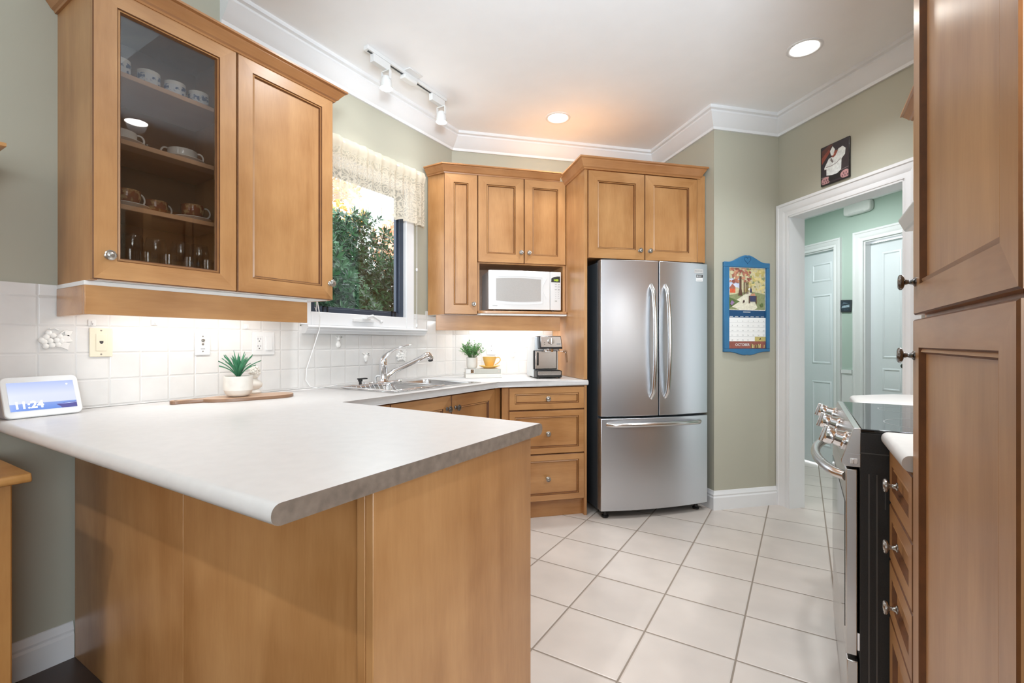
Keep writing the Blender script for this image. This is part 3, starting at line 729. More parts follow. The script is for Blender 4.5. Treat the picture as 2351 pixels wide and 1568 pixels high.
# spray / stopper on the deck
t = Th('sink_stopper', 'small black lever stopper standing on the sink deck left of the faucet', 'stopper', 'N', (-2.205, 1.90, .9235))
t.part('stem', M().lathe([(0, .9236), (.008, .9236), (.008, .944), (.013, .946), (.013, .956), (0, .956)], 14, 0, T((-2.205, 1.90, 0))), BLACK)
t.part('cap', M().box(-2.217, -2.193, 1.884, 1.946, .956, .964), BLACK, bev=.003)
t = Th('soap_pump', 'clear pump of a small soap dispenser beside the faucet base', 'soap dispenser', 'N', (-2.175, 1.985, .9235))
t.part('collar', M().lathe([(0, .9236), (.024, .9236), (.022, .934), (.012, .938), (0, .938)], 18, 0, T((-2.160, 1.975, 0))), CHROME)
t.part('spout', M().tube([(-2.160, 1.975, .938), (-2.160, 1.975, .965), (-2.150, 1.978, .975), (-2.130, 1.985, .974)], .006, 8), WPLA)
# wire rack across the left bowl
t = Th('dish_rack', 'stainless wire dish rack lying across the left sink bowl', 'rack', 'N', (-1.99, 1.9, .93))
ry0, ry1, rx0, rx1 = SY0 + .012, 2.098, SX0 + .125, SX1 - .008
t.part('rim', M().tube([(rx0, ry0, .930), (rx1, ry0, .930), (rx1, ry1, .930), (rx0, ry1, .930)], .0045, 8, closed=True), CHROME)
t.part('bottom_rim', M().tube([(rx0 + .05, ry0 + .05, .85), (rx1 - .05, ry0 + .05, .85), (rx1 - .05, ry1 - .05, .85), (rx0 + .05, ry1 - .05, .85)], .003, 6, closed=True), CHROME)
for i in range(11):
    y = ry0 + .035 + (ry1 - ry0 - .07) * i / 10
    t.part('wire', M().tube([(rx0, y, .928), (rx0 + .05, y, .86), (rx0 + .06, y, .85), (rx1 - .06, y, .85), (rx1 - .05, y, .86), (rx1, y, .928)], .002, 6), CHROME)

# ------------------------------------------------------------------ refrigerator
t = Th('refrigerator', 'stainless french-door refrigerator with a bottom freezer drawer', 'refrigerator', 'B', (1.70, 3.3, 0))
FA0, FA1 = 1.302, 2.104
t.part('body', M().box(FA0 + .006, FA1 - .006, 2.985, 3.66, .045, 1.715), DKGREY, bev=.004)
t.part('hinge_cover', M().box(FA0 + .02, FA0 + .12, 2.93, 3.05, 1.715, 1.735), BLACK, bev=.004)
t.part('hinge_cover', M().box(FA1 - .12, FA1 - .02, 2.93, 3.05, 1.715, 1.735), BLACK, bev=.004)
t.part('base_grille', M().box(FA0 + .01, FA1 - .01, 2.965, 2.985, .03, .075), BLACK)
def fy(a): return 2.878 + .034 * ((a - 1.703) / .40) ** 2
def fdoor(a0, a1, z0, z1):
    k = 10; pts = [(a0 + (a1 - a0) * i / k, fy(a0 + (a1 - a0) * i / k)) for i in range(k + 1)] + [(a1, 2.972), (a0, 2.972)]
    return M().prism(pts, z0, z1)
gap = 1.7065
dl = t.part('door', fdoor(FA0, gap - .0035, .682, 1.722), STEEL, bev=.004, ang=30)
dr = t.part('door', fdoor(gap + .0035, FA1, .682, 1.722), STEEL, bev=.004, ang=30)
fz = t.part('freezer_drawer', fdoor(FA0, FA1, .055, .668), STEEL, bev=.004, ang=30)
def barh(pts, w, th):
    return M().tube(pts, w, 12, flat=th)
for a, par in ((1.651, dl), (1.757, dr)):
    yy = fy(a); n = 18; P_ = []
    for i in range(n + 1):
        u = i / n; P_.append((a, yy - .012 - .043 * math.sin(PI * u) ** .55 if 0 < i < n else yy + .004, .800 + .76 * u))
    t.part('handle', M().tube(P_, .014, 12, flat=1.0), STEELH, par=par)
P_ = []
for i in range(25):
    u = i / 24; a = 1.345 + .69 * u
    P_.append((a, fy(a) - .010 - .045 * math.sin(PI * u) ** .5 if 0 < i < 24 else fy(a) + .004, .628 + .006 * math.sin(PI * u)))
t.part('handle', M().tube(P_, .016, 12), STEELH, par=fz)
bd = t.part('badge', M().box(1.985, 2.058, fy(2.02) - .004, fy(2.02) + .004, 1.652, 1.682), plain('badge_silver', (214, 214, 214), .3, .6), par=dr, bev=.001)
t.part('badge_lettering', M().text('FRIGIDAIRE', .0115, 2.0215, 1.667, fy(2.02) - .0044, 0), MGREY, par=bd, ang=0)
stk = t.part('energy_sticker', M().box(1.966, 2.056, fy(2.02) - .0022, fy(2.02) + .004, 1.596, 1.644), WPLA, par=dr)
t.part('sticker_print', M().box(2.004, 2.055, fy(2.02) - .0030, fy(2.02) - .0023, 1.622, 1.643).box(2.006, 2.050, fy(2.02) - .0028, fy(2.02) - .0023, 1.6125, 1.6135).box(2.006, 2.050, fy(2.02) - .0028, fy(2.02) - .0023, 1.6035, 1.6045), BLACK, par=stk)
t.part('sticker_lines', M().box(2.019, 2.048, fy(2.02) - .0034, fy(2.02) - .0031, 1.634, 1.637).box(2.019, 2.046, fy(2.02) - .0034, fy(2.02) - .0031, 1.627, 1.630).box(2.008, 2.015, fy(2.02) - .0034, fy(2.02) - .0031, 1.626, 1.639), WPLA, par=stk)
for a in (FA0 + .05, FA1 - .06):
    t.part('foot', M().lathe([(0, 0), (.022, 0), (.024, .012), (.014, .018), (.012, .05), (0, .05)], 14, 0, T((a, 2.96, 0))), BLACK)
    t.part('rear_foot', M().lathe([(0, 0), (.02, 0), (.02, .046), (0, .046)], 12, 0, T((a, 3.58, 0))), BLACK)

# ------------------------------------------------------------------ right-hand run: pantry, drawers, range, hood  (frame R: x = -Y, y = X)
t = Th('pantry_cabinet', 'tall maple pantry cabinet with an upper and a lower door, right foreground', 'cabinet', 'R', (-1.05, .5, 0))
t.part('carcass', M().box(-1.352, -.715, .226, .826, .10, 2.40), MAPLE, ang=0)
t.part('toe_kick', M().box(-1.352, -.715, .27, .285, 0, .10), MAPLEH)
add_door(t, -1.348, -.752, .112, 1.2205, .205, (-1.33, 1.143, .0165), stile=.060, km=DKNICK)
add_door(t, -1.342, -.746, 1.2305, 2.36, .205, (-1.318, 1.301, .0165), stile=.062, km=DKNICK)
t.part('crown_moulding', M().sweep([(-1.352, .50), (-1.352, .226), (-.715, .226), (-.715, .50)], crown_prof(.05, 2.365, 2.43), side=-1), CROWNW, ang=25)
t = Th('drawer_cabinet', 'narrow maple drawer cabinet between the pantry and the range', 'cabinet', 'R', (-1.52, .5, 0))
t.part('carcass', M().box(-1.682, -1.355, .226, .826, .10, .8835), MAPLE, ang=0)
t.part('toe_kick', M().box(-1.682, -1.355, .27, .285, 0, .10), MAPLEH)
for z0, z1, kz in ((.729, .874, .803), (.572, .724, .646), (.415, .567, .489)): add_drawer(t, -1.680, -1.358, z0, z1, .205, (-1.545, kz), NICK)
add_door(t, -1.680, -1.358, .112, .410, .205, None, stile=.05)
def counter_r(pts):
    m = M().prism(pts, .884, .92)
    fe = [e for e in m.b.edges if abs(e.verts[0].co.z - e.verts[1].co.z) < 1e-5 and all(abs(v.co.y - pts[0][1]) < 1e-4 for v in e.verts)]
    bmesh.ops.bevel(m.b, geom=fe, offset=.0165, segments=5, profile=.5, affect='EDGES', clamp_overlap=False); return m
single('side_countertop', counter_r([(-1.684, .187), (-1.356, .187), (-1.356, .8295), (-1.684, .8295)]), LAMI, 'short pale worktop between the range and the tall pantry', 'countertop', 'R', (-1.52, .5, .884), ang=50)
single('side_countertop', counter_r([(-2.763, .187), (-2.437, .187), (-2.437, .8295), (-2.953, .8295), (-2.953, .377)]), LAMI, 'small worktop with an angled end on the far side of the range', 'countertop', 'R', (-2.6, .5, .884), ang=50)
t = Th('end_cabinet', 'maple base cabinet on the far side of the range', 'cabinet', 'R', (-2.6, .5, 0))
t.part('carcass', M().prism([(-2.735, .226), (-2.437, .226), (-2.437, .826), (-2.93, .826), (-2.93, .42)], .10, .8835), MAPLE, ang=0)
t.part('toe_kick', M().box(-2.72, -2.437, .27, .285, 0, .10), MAPLEH)
add_door(t, -2.733, -2.44, .112, .874, .205, (-2.47, .80), stile=.05)
# range
t = Th('range', 'slide-in stainless electric range with a black glass top and black sides', 'range', 'R', (-2.06, .5, 0))
RX0, RX1 = -2.432, -1.69
m = M().box(RX0, RX1, .139, .80, .03, .912)
t.part('body', m, BLKTEX, bev=.002)
m = M()
for yy in (.158, .176):
    m.box(RX1, RX1 + .002, yy, yy + .004, .06, .795)
m.box(RX1, RX1 + .0015, .139, .205, .852, .855).box(RX1, RX1 + .0022, .196, .1985, .70, .79)
t.part('side_ribs', m, plain('dark_grey_rib', (70, 68, 66), .45))
t.part('cooktop', M().box(RX0, RX1, .141, .80, .912, .9225), BLKGL, bev=.003)
RINGM = plain('burner_print', (120, 124, 126), .4)
for cx, cy, r in ((-1.88, .33, .115), (-2.25, .33, .09), (-1.88, .60, .08), (-2.25, .60, .115)):
    t.part('burner_ring', M().lathe([(r - .002, .9227), (r, .9228), (r + .001, .9227)], 40, 0, T((cx, cy, 0))), RINGM)
cp = [(.141, .9235), (.124, .9235), (.094, .826), (.096, .818), (.106, .811), (.141, .811)]
t.part('control_panel', M().prism(cp, RX0, RX1, 'x'), STEELR, bev=.0015, ang=25)
t.part('panel_catch', M().box(RX1, RX1 + .006, .119, .125, .822, .834).box(RX1, RX1 + .003, .116, .134, .820, .836), WPLA, bev=.002)
nrm = Vector((0, -(.9235 - .826), .03)).normalized()   # (x,y,z) in frame R: outward (-y) and slightly up
for yy in (-1.745, -2.055, -2.36):
    q = Vector((0, 0, 1)).rotation_difference(nrm).to_matrix().to_4x4()
    xf = T((yy, .110, .876)) @ q
    k = t.part('knob', M().lathe([(0, 0), (.029, 0), (.029, .008), (.025, .012), (.022, .03), (.026, .034), (.027, .05), (.024, .056), (0, .057)], 28, 0, xf), CHROME, ang=30)
    t.part('grip', M().box(-.008, .008, -.026, .026, .055, .066, 0, xf), STEELR, par=k, bev=.003)
dr_ = t.part('oven_door', M().box(RX0 + .002, RX1 - .004, .106, .134, .262, .803), STEELR, bev=.003)
t.part('oven_window', M().box(RX0 + .03, RX1 - .03, .1045, .107, .33, .70), BLKGL, par=dr_)
P_ = []
for i in range(25):
    u = i / 24; P_.append((-1.735 - .65 * u, .110 - .072 * math.sin(PI * u) ** .6, .772))
t.part('handle', M().tube(P_, .015, 12), STEELH, par=dr_)
t.part('door_hinge', M().box(RX1 - .03, RX1 - .004, .134, .139, .28, .33), CHROME)
t.part('warming_drawer', M().box(RX0 + .002, RX1 - .004, .108, .136, .045, .247), STEELR, bev=.003)
t.part('plinth', M().box(RX0 + .01, RX1 - .01, .16, .18, 0, .045), BLACK)
# hood and the wall cabinet beyond it
t = Th('range_hood', 'white under-cabinet range hood mounted over the range', 'range hood', 'R', (-2.06, .6, 1.62))
t.part('shell', M().prism([(.33, 1.67), (.352, 1.622), (.829, 1.622), (.829, 1.80), (.42, 1.80)], -2.49, -1.70, 'x'), WPLA, bev=.006)
sl = Matrix.Rotation(math.atan2(.09, .13), 4, 'X')
t.part('switch_plate', M().prism([(.09 * math.copysign(abs(math.cos(u)) ** .5, math.cos(u)), .022 * math.sin(u)) for u in [2 * PI * i / 24 for i in range(24)]], -.003, .006, 'y', 0, T((-2.24, .367, 1.723)) @ Matrix.Rotation(-math.atan2(.09, .13), 4, 'X')), LGREY)
t.part('lamp_lens', M().box(-2.2, -1.98, .45, .52, 1.6205, 1.623), emitter('hood_lens', (255, 250, 240), 5))
lamp('hood_light', 'AREA', (.485, 2.09, 1.617), 4.5, (1, .98, .95), shape='RECTANGLE', size=.07, size_y=.25)
t = Th('hood_cabinet', 'short maple wall cabinet directly above the range hood', 'cabinet', 'R', (-2.06, .65, 1.80))
t.part('carcass', M().box(-2.44, -1.70, .521, .829, 1.80, 2.28), MAPLE, ang=0)
add_door(t, -2.44, -2.072, 1.803, 2.278, .50, (-2.10, 1.86)); add_door(t, -2.068, -1.70, 1.803, 2.278, .50, (-2.04, 1.86))
t = Th('wall_cabinet', 'maple wall cabinet beyond the range hood, only its crown corner showing past the pantry', 'cabinet', 'R', (-2.75, .65, 1.45))
t.part('carcass', M().box(-3.05, -2.50, .486, .742, 1.45, 2.28), MAPLE, ang=0)
add_door(t, -3.05, -2.502, 1.453, 2.278, .465, (-2.53, 1.52))
t.part('crown_moulding', M().sweep([(-3.05, .74), (-3.05, .468), (-2.50, .468)], crown_prof(.048, 2.275, 2.325), side=-1), CROWNW, ang=25)

# ------------------------------------------------------------------ crockery behind the glass door
def pattern(name, base, ink, scale, lo, hi):
    m, n, p = nt(name); tc = N(n, 'ShaderNodeTexCoord'); no = N(n, 'ShaderNodeTexNoise'); no.inputs['Scale'].default_value = scale; no.inputs['Detail'].default_value = 5
    n.links.new(tc.outputs['Object'], no.inputs['Vector']); r = N(n, 'ShaderNodeValToRGB'); r.color_ramp.elements[0].position = lo; r.color_ramp.elements[1].position = hi
    r.color_ramp.elements[0].color = srgb(*ink); r.color_ramp.elements[1].color = srgb(*base); n.links.new(no.outputs[0], r.inputs[0]); n.links.new(r.outputs[0], p.inputs['Base Color'])
    p.inputs['Roughness'].default_value = .15; return m


BLUEW = pattern('blue_delft_print', (226, 232, 240), (52, 84, 140), 52, .44, .50)
COPPER = pattern('copper_lustre', (150, 84, 50), (206, 170, 120), 40, .40, .50)


def ring_handle(r, h, out, th, xf=None, m=None):
    """handle pointing along local +x from a cup wall of radius r"""
    m = m or M(); P_ = [(r - .002, 0, h + out * .78)] + [(r + out * .3 + out * .7 * math.cos(u), 0, h + out * .85 * math.sin(u)) for u in [1.35 - 2.75 * i / 12 for i in range(13)]] + [(r - .002, 0, h - out * .82)]
    return m.tube(P_, th, 8, xf=xf)


def mug(label, base, rot, group):
    t = Th('coffee_cup', label, 'cup', base=base, rot=rot, group=group)
    t.part('cup', M().lathe([(0, .0), (.029, .0), (.032, .003), (.0345, .01), (.036, .05), (.0365, .066), (.0345, .066), (.033, .012), (0, .008)], 28), CERW, ang=50)
    pr = M(); 
    for k in range(6): pr.lathe([(.0356, .012), (.0367, .052)], 5, 0, None, k * PI / 3 + .04, (k + 1) * PI / 3 - .04)
    t.part('print', pr, BLUEW, label='blue printed picture panels', fix=False)
    t.part('handle', ring_handle(.0355, .034, .024, .004), CERW); return t


def saucer_prof(r): return [(0, .002), (r * .5, .002), (r * .5, 0), (r * .55, 0), (r * .58, .003), (r, .014), (r, .016), (r * .56, .0065), (0, .005)]


def saucer(label, base, group, r=.07, mat=None):
    return single('saucer', M().lathe(saucer_prof(r), 36), mat or CERW, label, 'saucer', base=base, rot=0, group=group, ang=40)


SHF = -2.0 - .052      # shelf front edge (X)
def cx(y, back): return (SHF - back, y)
g = 'blue and white cups on the top shelf'
c0 = mug('blue and white cup second from right on the top shelf', (-2.128, .908, 2.1305), 2.2, g)
dup(c0, (-2.13, .995, 2.1305), -2.4, 'blue and white cup at the right end of the top shelf, handle to the left', g)
dup(c0, (-2.126, .818, 2.1305), 2.5, 'blue and white cup third from right on the top shelf', g)
dup(c0, (-2.12, .722, 2.1305), 2.3, 'blue and white cup half hidden at the left end of the top shelf', g)
# plain white soup cups on saucers
g1, g2 = 'plain white soup cups', 'plain white saucers'
for k, (y, lb) in enumerate(((.942, 'right'), (.735, 'left'))):
    saucer('white saucer under the ' + lb + ' white soup cup', (-2.145, y, 1.8935), g2, .078)
    if k == 0:
        t = Th('soup_cup', 'wide white two-handled soup cup on the right of the middle shelf', 'cup', base=(-2.145, y, 1.9), rot=PI / 2 - .3, group=g1)
        t.part('cup', M().lathe([(0, 0), (.032, 0), (.034, .004), (.046, .012), (.05, .025), (.051, .046), (.049, .046), (.046, .014), (0, .008)], 32), CERW, ang=50)
        for s_ in (0, PI): t.part('handle', ring_handle(.049, .03, .022, .0035, Matrix.Rotation(s_, 4, 'Z')), CERW)
        sc0 = t
    else: dup(sc0, (-2.145, y, 1.9), PI / 2 - .25, 'wide white soup cup half hidden on the left of the middle shelf', g1)
single('small_glass', M().lathe([(0, 0), (.016, 0), (.016, .004), (.004, .008), (.004, .03), (.018, .045), (.02, .07), (.019, .07), (.003, .034), (0, .034)], 20), CLEARG, 'small stemmed glass behind the white soup cups', 'glass', base=(-2.25, .86, 1.8935), rot=0)
# copper lustre cups
g1, g2 = 'copper lustre cups', 'white saucers on the third shelf'
cu0 = None
for y, bk, sau, rot, lb in ((.978, .06, 1, -.15, 'copper lustre cup on a saucer, right end of the third shelf'), (.862, .10, 0, .2, 'copper lustre cup standing behind the other two, in the middle'), (.752, .05, 1, .25, 'copper lustre cup on a saucer, left end of the third shelf')):
    if sau: saucer('white saucer under the ' + ('right' if y > .9 else 'left') + ' copper lustre cup', (SHF - bk - .03, y - .005, 1.6625), g2, .072)
    z = 1.669 if sau else 1.6625
    if cu0 is None:
        cu0 = Th('lustre_cup', lb, 'cup', base=(SHF - bk - .03, y, z), rot=PI / 2 + rot, group=g1)
        cu0.part('cup', M().lathe([(0, 0), (.022, 0), (.024, .003), (.02, .008), (.036, .022), (.041, .04), (.041, .064), (.039, .064), (.036, .028), (0, .014)], 30), COPPER, ang=50)
        cu0.part('handle', ring_handle(.039, .042, .024, .0032), CERW, label='white loop handle')
    else: dup(cu0, (SHF - bk - .03, y, z), PI / 2 + rot, lb, g1)
single('small_plate', M().lathe(saucer_prof(.05), 32), CERW, 'white plate lying on stacked cups at the left of the third shelf', 'plate', base=(-2.24, .70, 1.7495), rot=0)
t = Th('lustre_cup', 'copper lustre cup under a small white plate at the far left of the third shelf', 'cup', base=(-2.24, .70, 1.6625), rot=0, group=g1)
t.part('cup', M().lathe([(0, 0), (.022, 0), (.024, .003), (.022, .01), (.038, .03), (.041, .06), (.041, .0865), (.039, .0865), (.034, .034), (0, .014)], 28), COPPER, ang=50)
# glasses at the bottom
g = 'clear glasses on the bottom shelf'
tm = M().lathe([(0, 0), (.027, 0), (.028, .002), (.031, .085), (.0298, .085), (.0265, .008), (0, .008)], 26)
t0 = single('tumbler', tm, CLEARG, 'clear tumblers along the front of the bottom shelf', 'glass', base=(-2.07, .74, 1.4205), rot=0, group=g)
for y, x in ((.80, -2.085), (.865, -2.075), (.935, -2.07), (1.005, -2.08)):
    o = t0.copy(); COL.objects.link(o); o.location = (x, y, 1.4205)
wg = M().lathe([(0, 0), (.03, 0), (.03, .002), (.004, .006), (.0035, .07), (.012, .08), (.034, .105), (.037, .13), (.03, .165), (.0285, .165), (.0355, .13), (.032, .108), (0, .084)], 28)
t1 = single('wine_glass', wg, CLEARG, 'round-bowled wine glasses in the back row of the bottom shelf', 'glass', base=(-2.19, .79, 1.4205), rot=0, group='wine glasses on the bottom shelf')
for y in (.87, .96, 1.03):
    o = t1.copy(); COL.objects.link(o); o.location = (-2.2, y, 1.4205)

# ------------------------------------------------------------------ wall plates, hooks and relief tiles
YT = 2.3218
def plate(name, label, cat, fr, x, z, w, h, y, mat, fn):
    t = Th(name, label, cat, fr, (x, y, z))
    t.part('plate', M().box(x - w / 2, x + w / 2, y - .006, y, z - h / 2, z + h / 2), mat, bev=.004, seg=3)
    fn(t, x, z, y - .006); return t


def screws(t, x, z, y, dz, mat=NICK):
    for s_ in (-1, 1): t.part('screw', M().lathe([(0, -.0005), (.0032, 0), (.003, .001), (0, .0014)], 10, 0, T((x, y, z + s_ * dz)) @ FY), mat)


def phone(t, x, z, y):
    t.part('insert', M().box(x - .017, x + .017, y - .002, y, z - .033, z + .033), IVORY, bev=.001)
    t.part('socket', M().prism([(x - .006, z + .006), (x - .006, z), (x - .002, z - .006), (x + .002, z - .006), (x + .006, z), (x + .006, z + .006)], y - .0024, y - .0019, 'y'), INK); screws(t, x, z, y, .046)


plate('phone_jack', 'ivory telephone jack plate on the backsplash left of the cable plate', 'wall plate', 'L', .735, 1.172, .072, .112, YT, IVORY, phone)


def cable(t, x, z, y):
    t.part('coax_jack', M().lathe([(.007, 0), (.007, .003), (.0045, .003), (.0045, .011), (0, .011)], 12, 0, T((x, y, z + .016)) @ FY), NICK)
    t.part('socket', M().lathe([(0, .0), (.005, .0), (.005, .001), (0, .001)], 12, 0, T((x, y, z - .002)) @ FY), NICK)
    t.part('slot', M().box(x - .009, x + .009, y - .001, y, z - .024, z - .022), INK); screws(t, x, z, y, .034)


plate('cable_plate', 'white cable jack plate on the backsplash under the glass-front cabinet', 'wall plate', 'L', 1.10, 1.166, .064, .104, YT, WPLA, cable)


def outlet(t, x, z, y, s=1):
    t.part('receptacle', M().box(x - .0165, x + .0165, y - .002, y, z - .034, z + .034), WPLA, bev=.001)
    m = M()
    for dz in (.018, -.018):
        m.box(x - .008, x - .006, y - .0025, y - .0019, z + dz, z + dz + .009).box(x + .006, x + .008, y - .0025, y - .0019, z + dz, z + dz + .009)
        m.lathe([(0, .0019), (.003, .0019), (.003, .0026), (0, .0026)], 10, 0, T((x, y, z + dz - .007)) @ FY)
    t.part('slots', m, INK)


def switch(t, x, z, y):
    t.part('rocker', M().prism([(y, z - .034), (y - .007, z - .034), (y - .002, z + .034), (y, z + .034)], x - .0165, x + .0165, 'x'), WPLA, bev=.0015)


plate('outlet_and_switch_plate', 'white double plate with an outlet and a rocker switch on the backsplash by the plant', 'wall plate', 'L', 1.385, 1.168, .116, .116, YT, WPLA, lambda t, x, z, y: (outlet(t, x - .025, z, y), switch(t, x + .025, z, y)))
plate('double_switch', 'white double rocker switch plate on the rear backsplash behind the leafy plant', 'wall plate', 'B', .60, 1.172, .116, .116, 3.6918, WPLA, lambda t, x, z, y: (switch(t, x - .023, z, y), switch(t, x + .023, z, y)))
plate('power_outlet', 'white single outlet plate on the rear backsplash above the yellow cup', 'wall plate', 'B', .715, 1.135, .07, .116, 3.6918, WPLA, lambda t, x, z, y: outlet(t, x, z, y))
for y, z, lb in ((.708, 1.247, 'adhesive hook above the telephone jack plate'), (.913, 1.256, 'adhesive hook between the telephone and cable plates'), (1.299, 1.25, 'adhesive hook above the outlet and switch plate')):
    t = Th('adhesive_hook', 'small clear white ' + lb, 'hook', 'L', (y, YT, z), group='small adhesive hooks on the backsplash')
    t.part('backing', M().box(y - .012, y + .012, YT - .003, YT, z - .012, z + .012), WPLA, bev=.001)
    t.part('hook', M().tube([(y, YT - .003, z + .006), (y, YT - .006, z - .004), (y, YT - .012, z - .008), (y, YT - .014, z - .001)], .0022, 8), WPLA)


def relief(kind, label, fr, x, z, y):
    t = Th('relief_tile', label, 'relief tile', fr, (x, y, z)); f = lambda dx, dz, r, d=.006: (x + dx, y - d + .004, z + dz)
    mt = CERW
    if kind == 'grapes':
        for i, (dx, dz) in enumerate(((-.028, .012), (-.01, .018), (.008, .014), (-.034, -.006), (-.018, -.002), (0, .0), (-.03, -.022), (-.013, -.018), (.004, -.016), (-.04, .0), (-.022, .027), (.012, -.002))):
            t.part('grape', M().ball((x + dx, y - .003, z + dz), (.0105, .008, .0105), 12), mt)
        m = M()
        for dx, dz, a, l in ((.024, .006, -.5, .024), (.022, -.018, -1.1, .022), (.03, .024, .6, .018)):
            m.prism([(x + dx + l * math.cos(a + u) * rr, z + dz + l * math.sin(a + u) * rr) for u, rr in ((0, 1), (.7, .55), (1.5, .8), (2.6, .5), (3.6, .5), (4.6, .8), (5.5, .55))], y - .006, y, 'y')
        t.part('leaves', m, mt, bev=.0015)
        t.part('stem', M().tube([(x + .006, y - .004, z + .02), (x + .02, y - .005, z + .034), (x + .03, y - .005, z + .036)], .003, 8).tube([(x - .02, y - .003, z + .042), (x - .005, y - .003, z + .044), (x + .006, y - .004, z + .036)], .0025, 8), mt)
    else:
        pr = {'pear': [(0, .011, -.012), (0, .017, -.022), (0, .009, .012)], 'berry': [(0, .016, .0), (0, .012, -.012), (0, .008, -.02)], 'fruit': [(0, .018, -.008), (-.006, .014, -.002), (.006, .014, -.002)]}[kind]
        m = M()
        for dx, r, dz in pr: m.ball((x + dx, y - .002, z + dz), (r, .010, r * 1.15), 16)
        t.part('fruit', m, mt)
        m = M()
        for dx, a in ((-.014, 2.8), (.014, .2), (.02, -.6)): m.prism([(x + dx + .018 * math.cos(a) * u - .006 * math.sin(a) * v, z + .022 + .018 * math.sin(a) * u + .006 * math.cos(a) * v) for u, v in ((-.8, 0), (0, .9), (1, 0), (0, -.9))], y - .004, y, 'y')
        t.part('leaves', m, mt, bev=.001)
        t.part('stem', M().tube([(x, y - .003, z + .016), (x + .003, y - .004, z + .034)], .0022, 8), mt)


relief('grapes', 'white relief tile of a grape bunch left of the telephone plate', 'L', .607, 1.180, YT)
relief('pear', 'white relief tile of a pear below the left part of the window sill', 'L', 1.838, 1.181, YT)
relief('berry', 'white relief tile of a small fruit left of the faucet', 'L', 2.043, 1.080, YT)
relief('grapes', 'white relief tile of grapes behind the faucet spout', 'L', 2.351, 1.080, YT)
relief('fruit', 'white relief tile of a round fruit on the rear backsplash beside the coffee machine', 'B', .889, 1.078, 3.6918)

# ------------------------------------------------------------------ things on the peninsula counter
ZT = .9203
t = Th('smart_display', 'white smart display showing the time beside the backsplash at the left end of the counter', 'display', base=(-2.19, .548, ZT), rot=PI / 2 + .10)
tilt = T((0, .0, .004)) @ Matrix.Rotation(-.38, 4, 'X')
def rrect(w, h, r, n=6):
    o = []
    for cx_, cz, a in ((w / 2 - r, h - r, 0), (-w / 2 + r, h - r, PI / 2), (-w / 2 + r, r, PI), (w / 2 - r, r, 1.5 * PI)):
        for i in range(n + 1): o.append((cx_ + r * math.cos(a + i * PI / 2 / n), cz + r * math.sin(a + i * PI / 2 / n)))
    return o
t.part('front_bezel', M().prism(rrect(.202, .142, .018), 0, .014, 'y', 0, tilt), WPLA, bev=.003, seg=3)
t.part('body', M().prism([(.006, .004), (.008, .02), (.062, .128), (.072, .13), (.085, .10), (.088, .02), (.082, 0), (.012, 0)], -.092, .092, 'x'), plain('fabric_grey', (196, 198, 204), .9, bump=.3, bscale=600), bev=.008, seg=3)
def screen_mat():
    m, n, p = nt('lit_screen'); tc = N(n, 'ShaderNodeTexCoord'); mp = N(n, 'ShaderNodeSeparateXYZ'); n.links.new(tc.outputs['UV'], mp.inputs[0])
    r = N(n, 'ShaderNodeValToRGB'); cr = r.color_ramp
    cr.elements[0].position = 0; cr.elements[0].color = srgb(108, 150, 236); cr.elements[1].position = .24; cr.elements[1].color = srgb(140, 170, 240)
    for po, c in ((.25, (226, 232, 250)), (.55, (228, 234, 252)), (1.0, (186, 202, 252))):
        e = cr.elements.new(po); e.color = srgb(*c)
    n.links.new(mp.outputs[1], r.inputs[0]); p.inputs['Base Color'].default_value = (.02, .02, .02, 1); p.inputs['Roughness'].default_value = .1
    n.links.new(r.outputs[0], p.inputs['Emission Color']); p.inputs['Emission Strength'].default_value = .56; return m
m = M(); uv = m.b.loops.layers.uv.new('UVMap')
vs = [m.b.verts.new(tilt @ Vector(c)) for c in ((-.086, -.0008, .022), (.086, -.0008, .022), (.086, -.0008, .121), (-.086, -.0008, .121))]
f = m.b.faces.new(vs)
for l, c in zip(f.loops, ((0, 0), (1, 0), (1, 1), (0, 1))): l[uv].uv = c
scr = t.part('screen', m, screen_mat(), ang=0, fix=False)
t.part('clock_digits', M().text('11:24', .034, -.040, .0405, -.0015, 0, xf=tilt, bold=.0009), emitter('white_digits', (255, 255, 255), .9), par=scr, ang=0, fix=False)
t.part('screen_boat', M().poly([(.030, -.0013, .036), (.040, -.0013, .028), (.044, -.0013, .0222), (.0858, -.0013, .0222), (.0858, -.0013, .042), (.055, -.0013, .040)], 0, tilt).poly([(.035, -.0016, .037), (.060, -.0016, .0365), (.0855, -.0016, .038), (.0855, -.0016, .0392), (.06, -.0016, .038)], 1, tilt), [emitter('boat_dark', (62, 60, 112), .5), emitter('boat_edge', (160, 180, 240), .55)], par=scr, ang=0, fix=False)
t.part('sun_glint', M().poly([(.067 + .0026 * math.cos(u), -.0014, .108 + .0026 * math.sin(u)) for u in [2 * PI * i / 14 for i in range(14)]], 0, tilt), emitter('white_spot', (255, 255, 255), .8), par=scr, ang=0, fix=False)

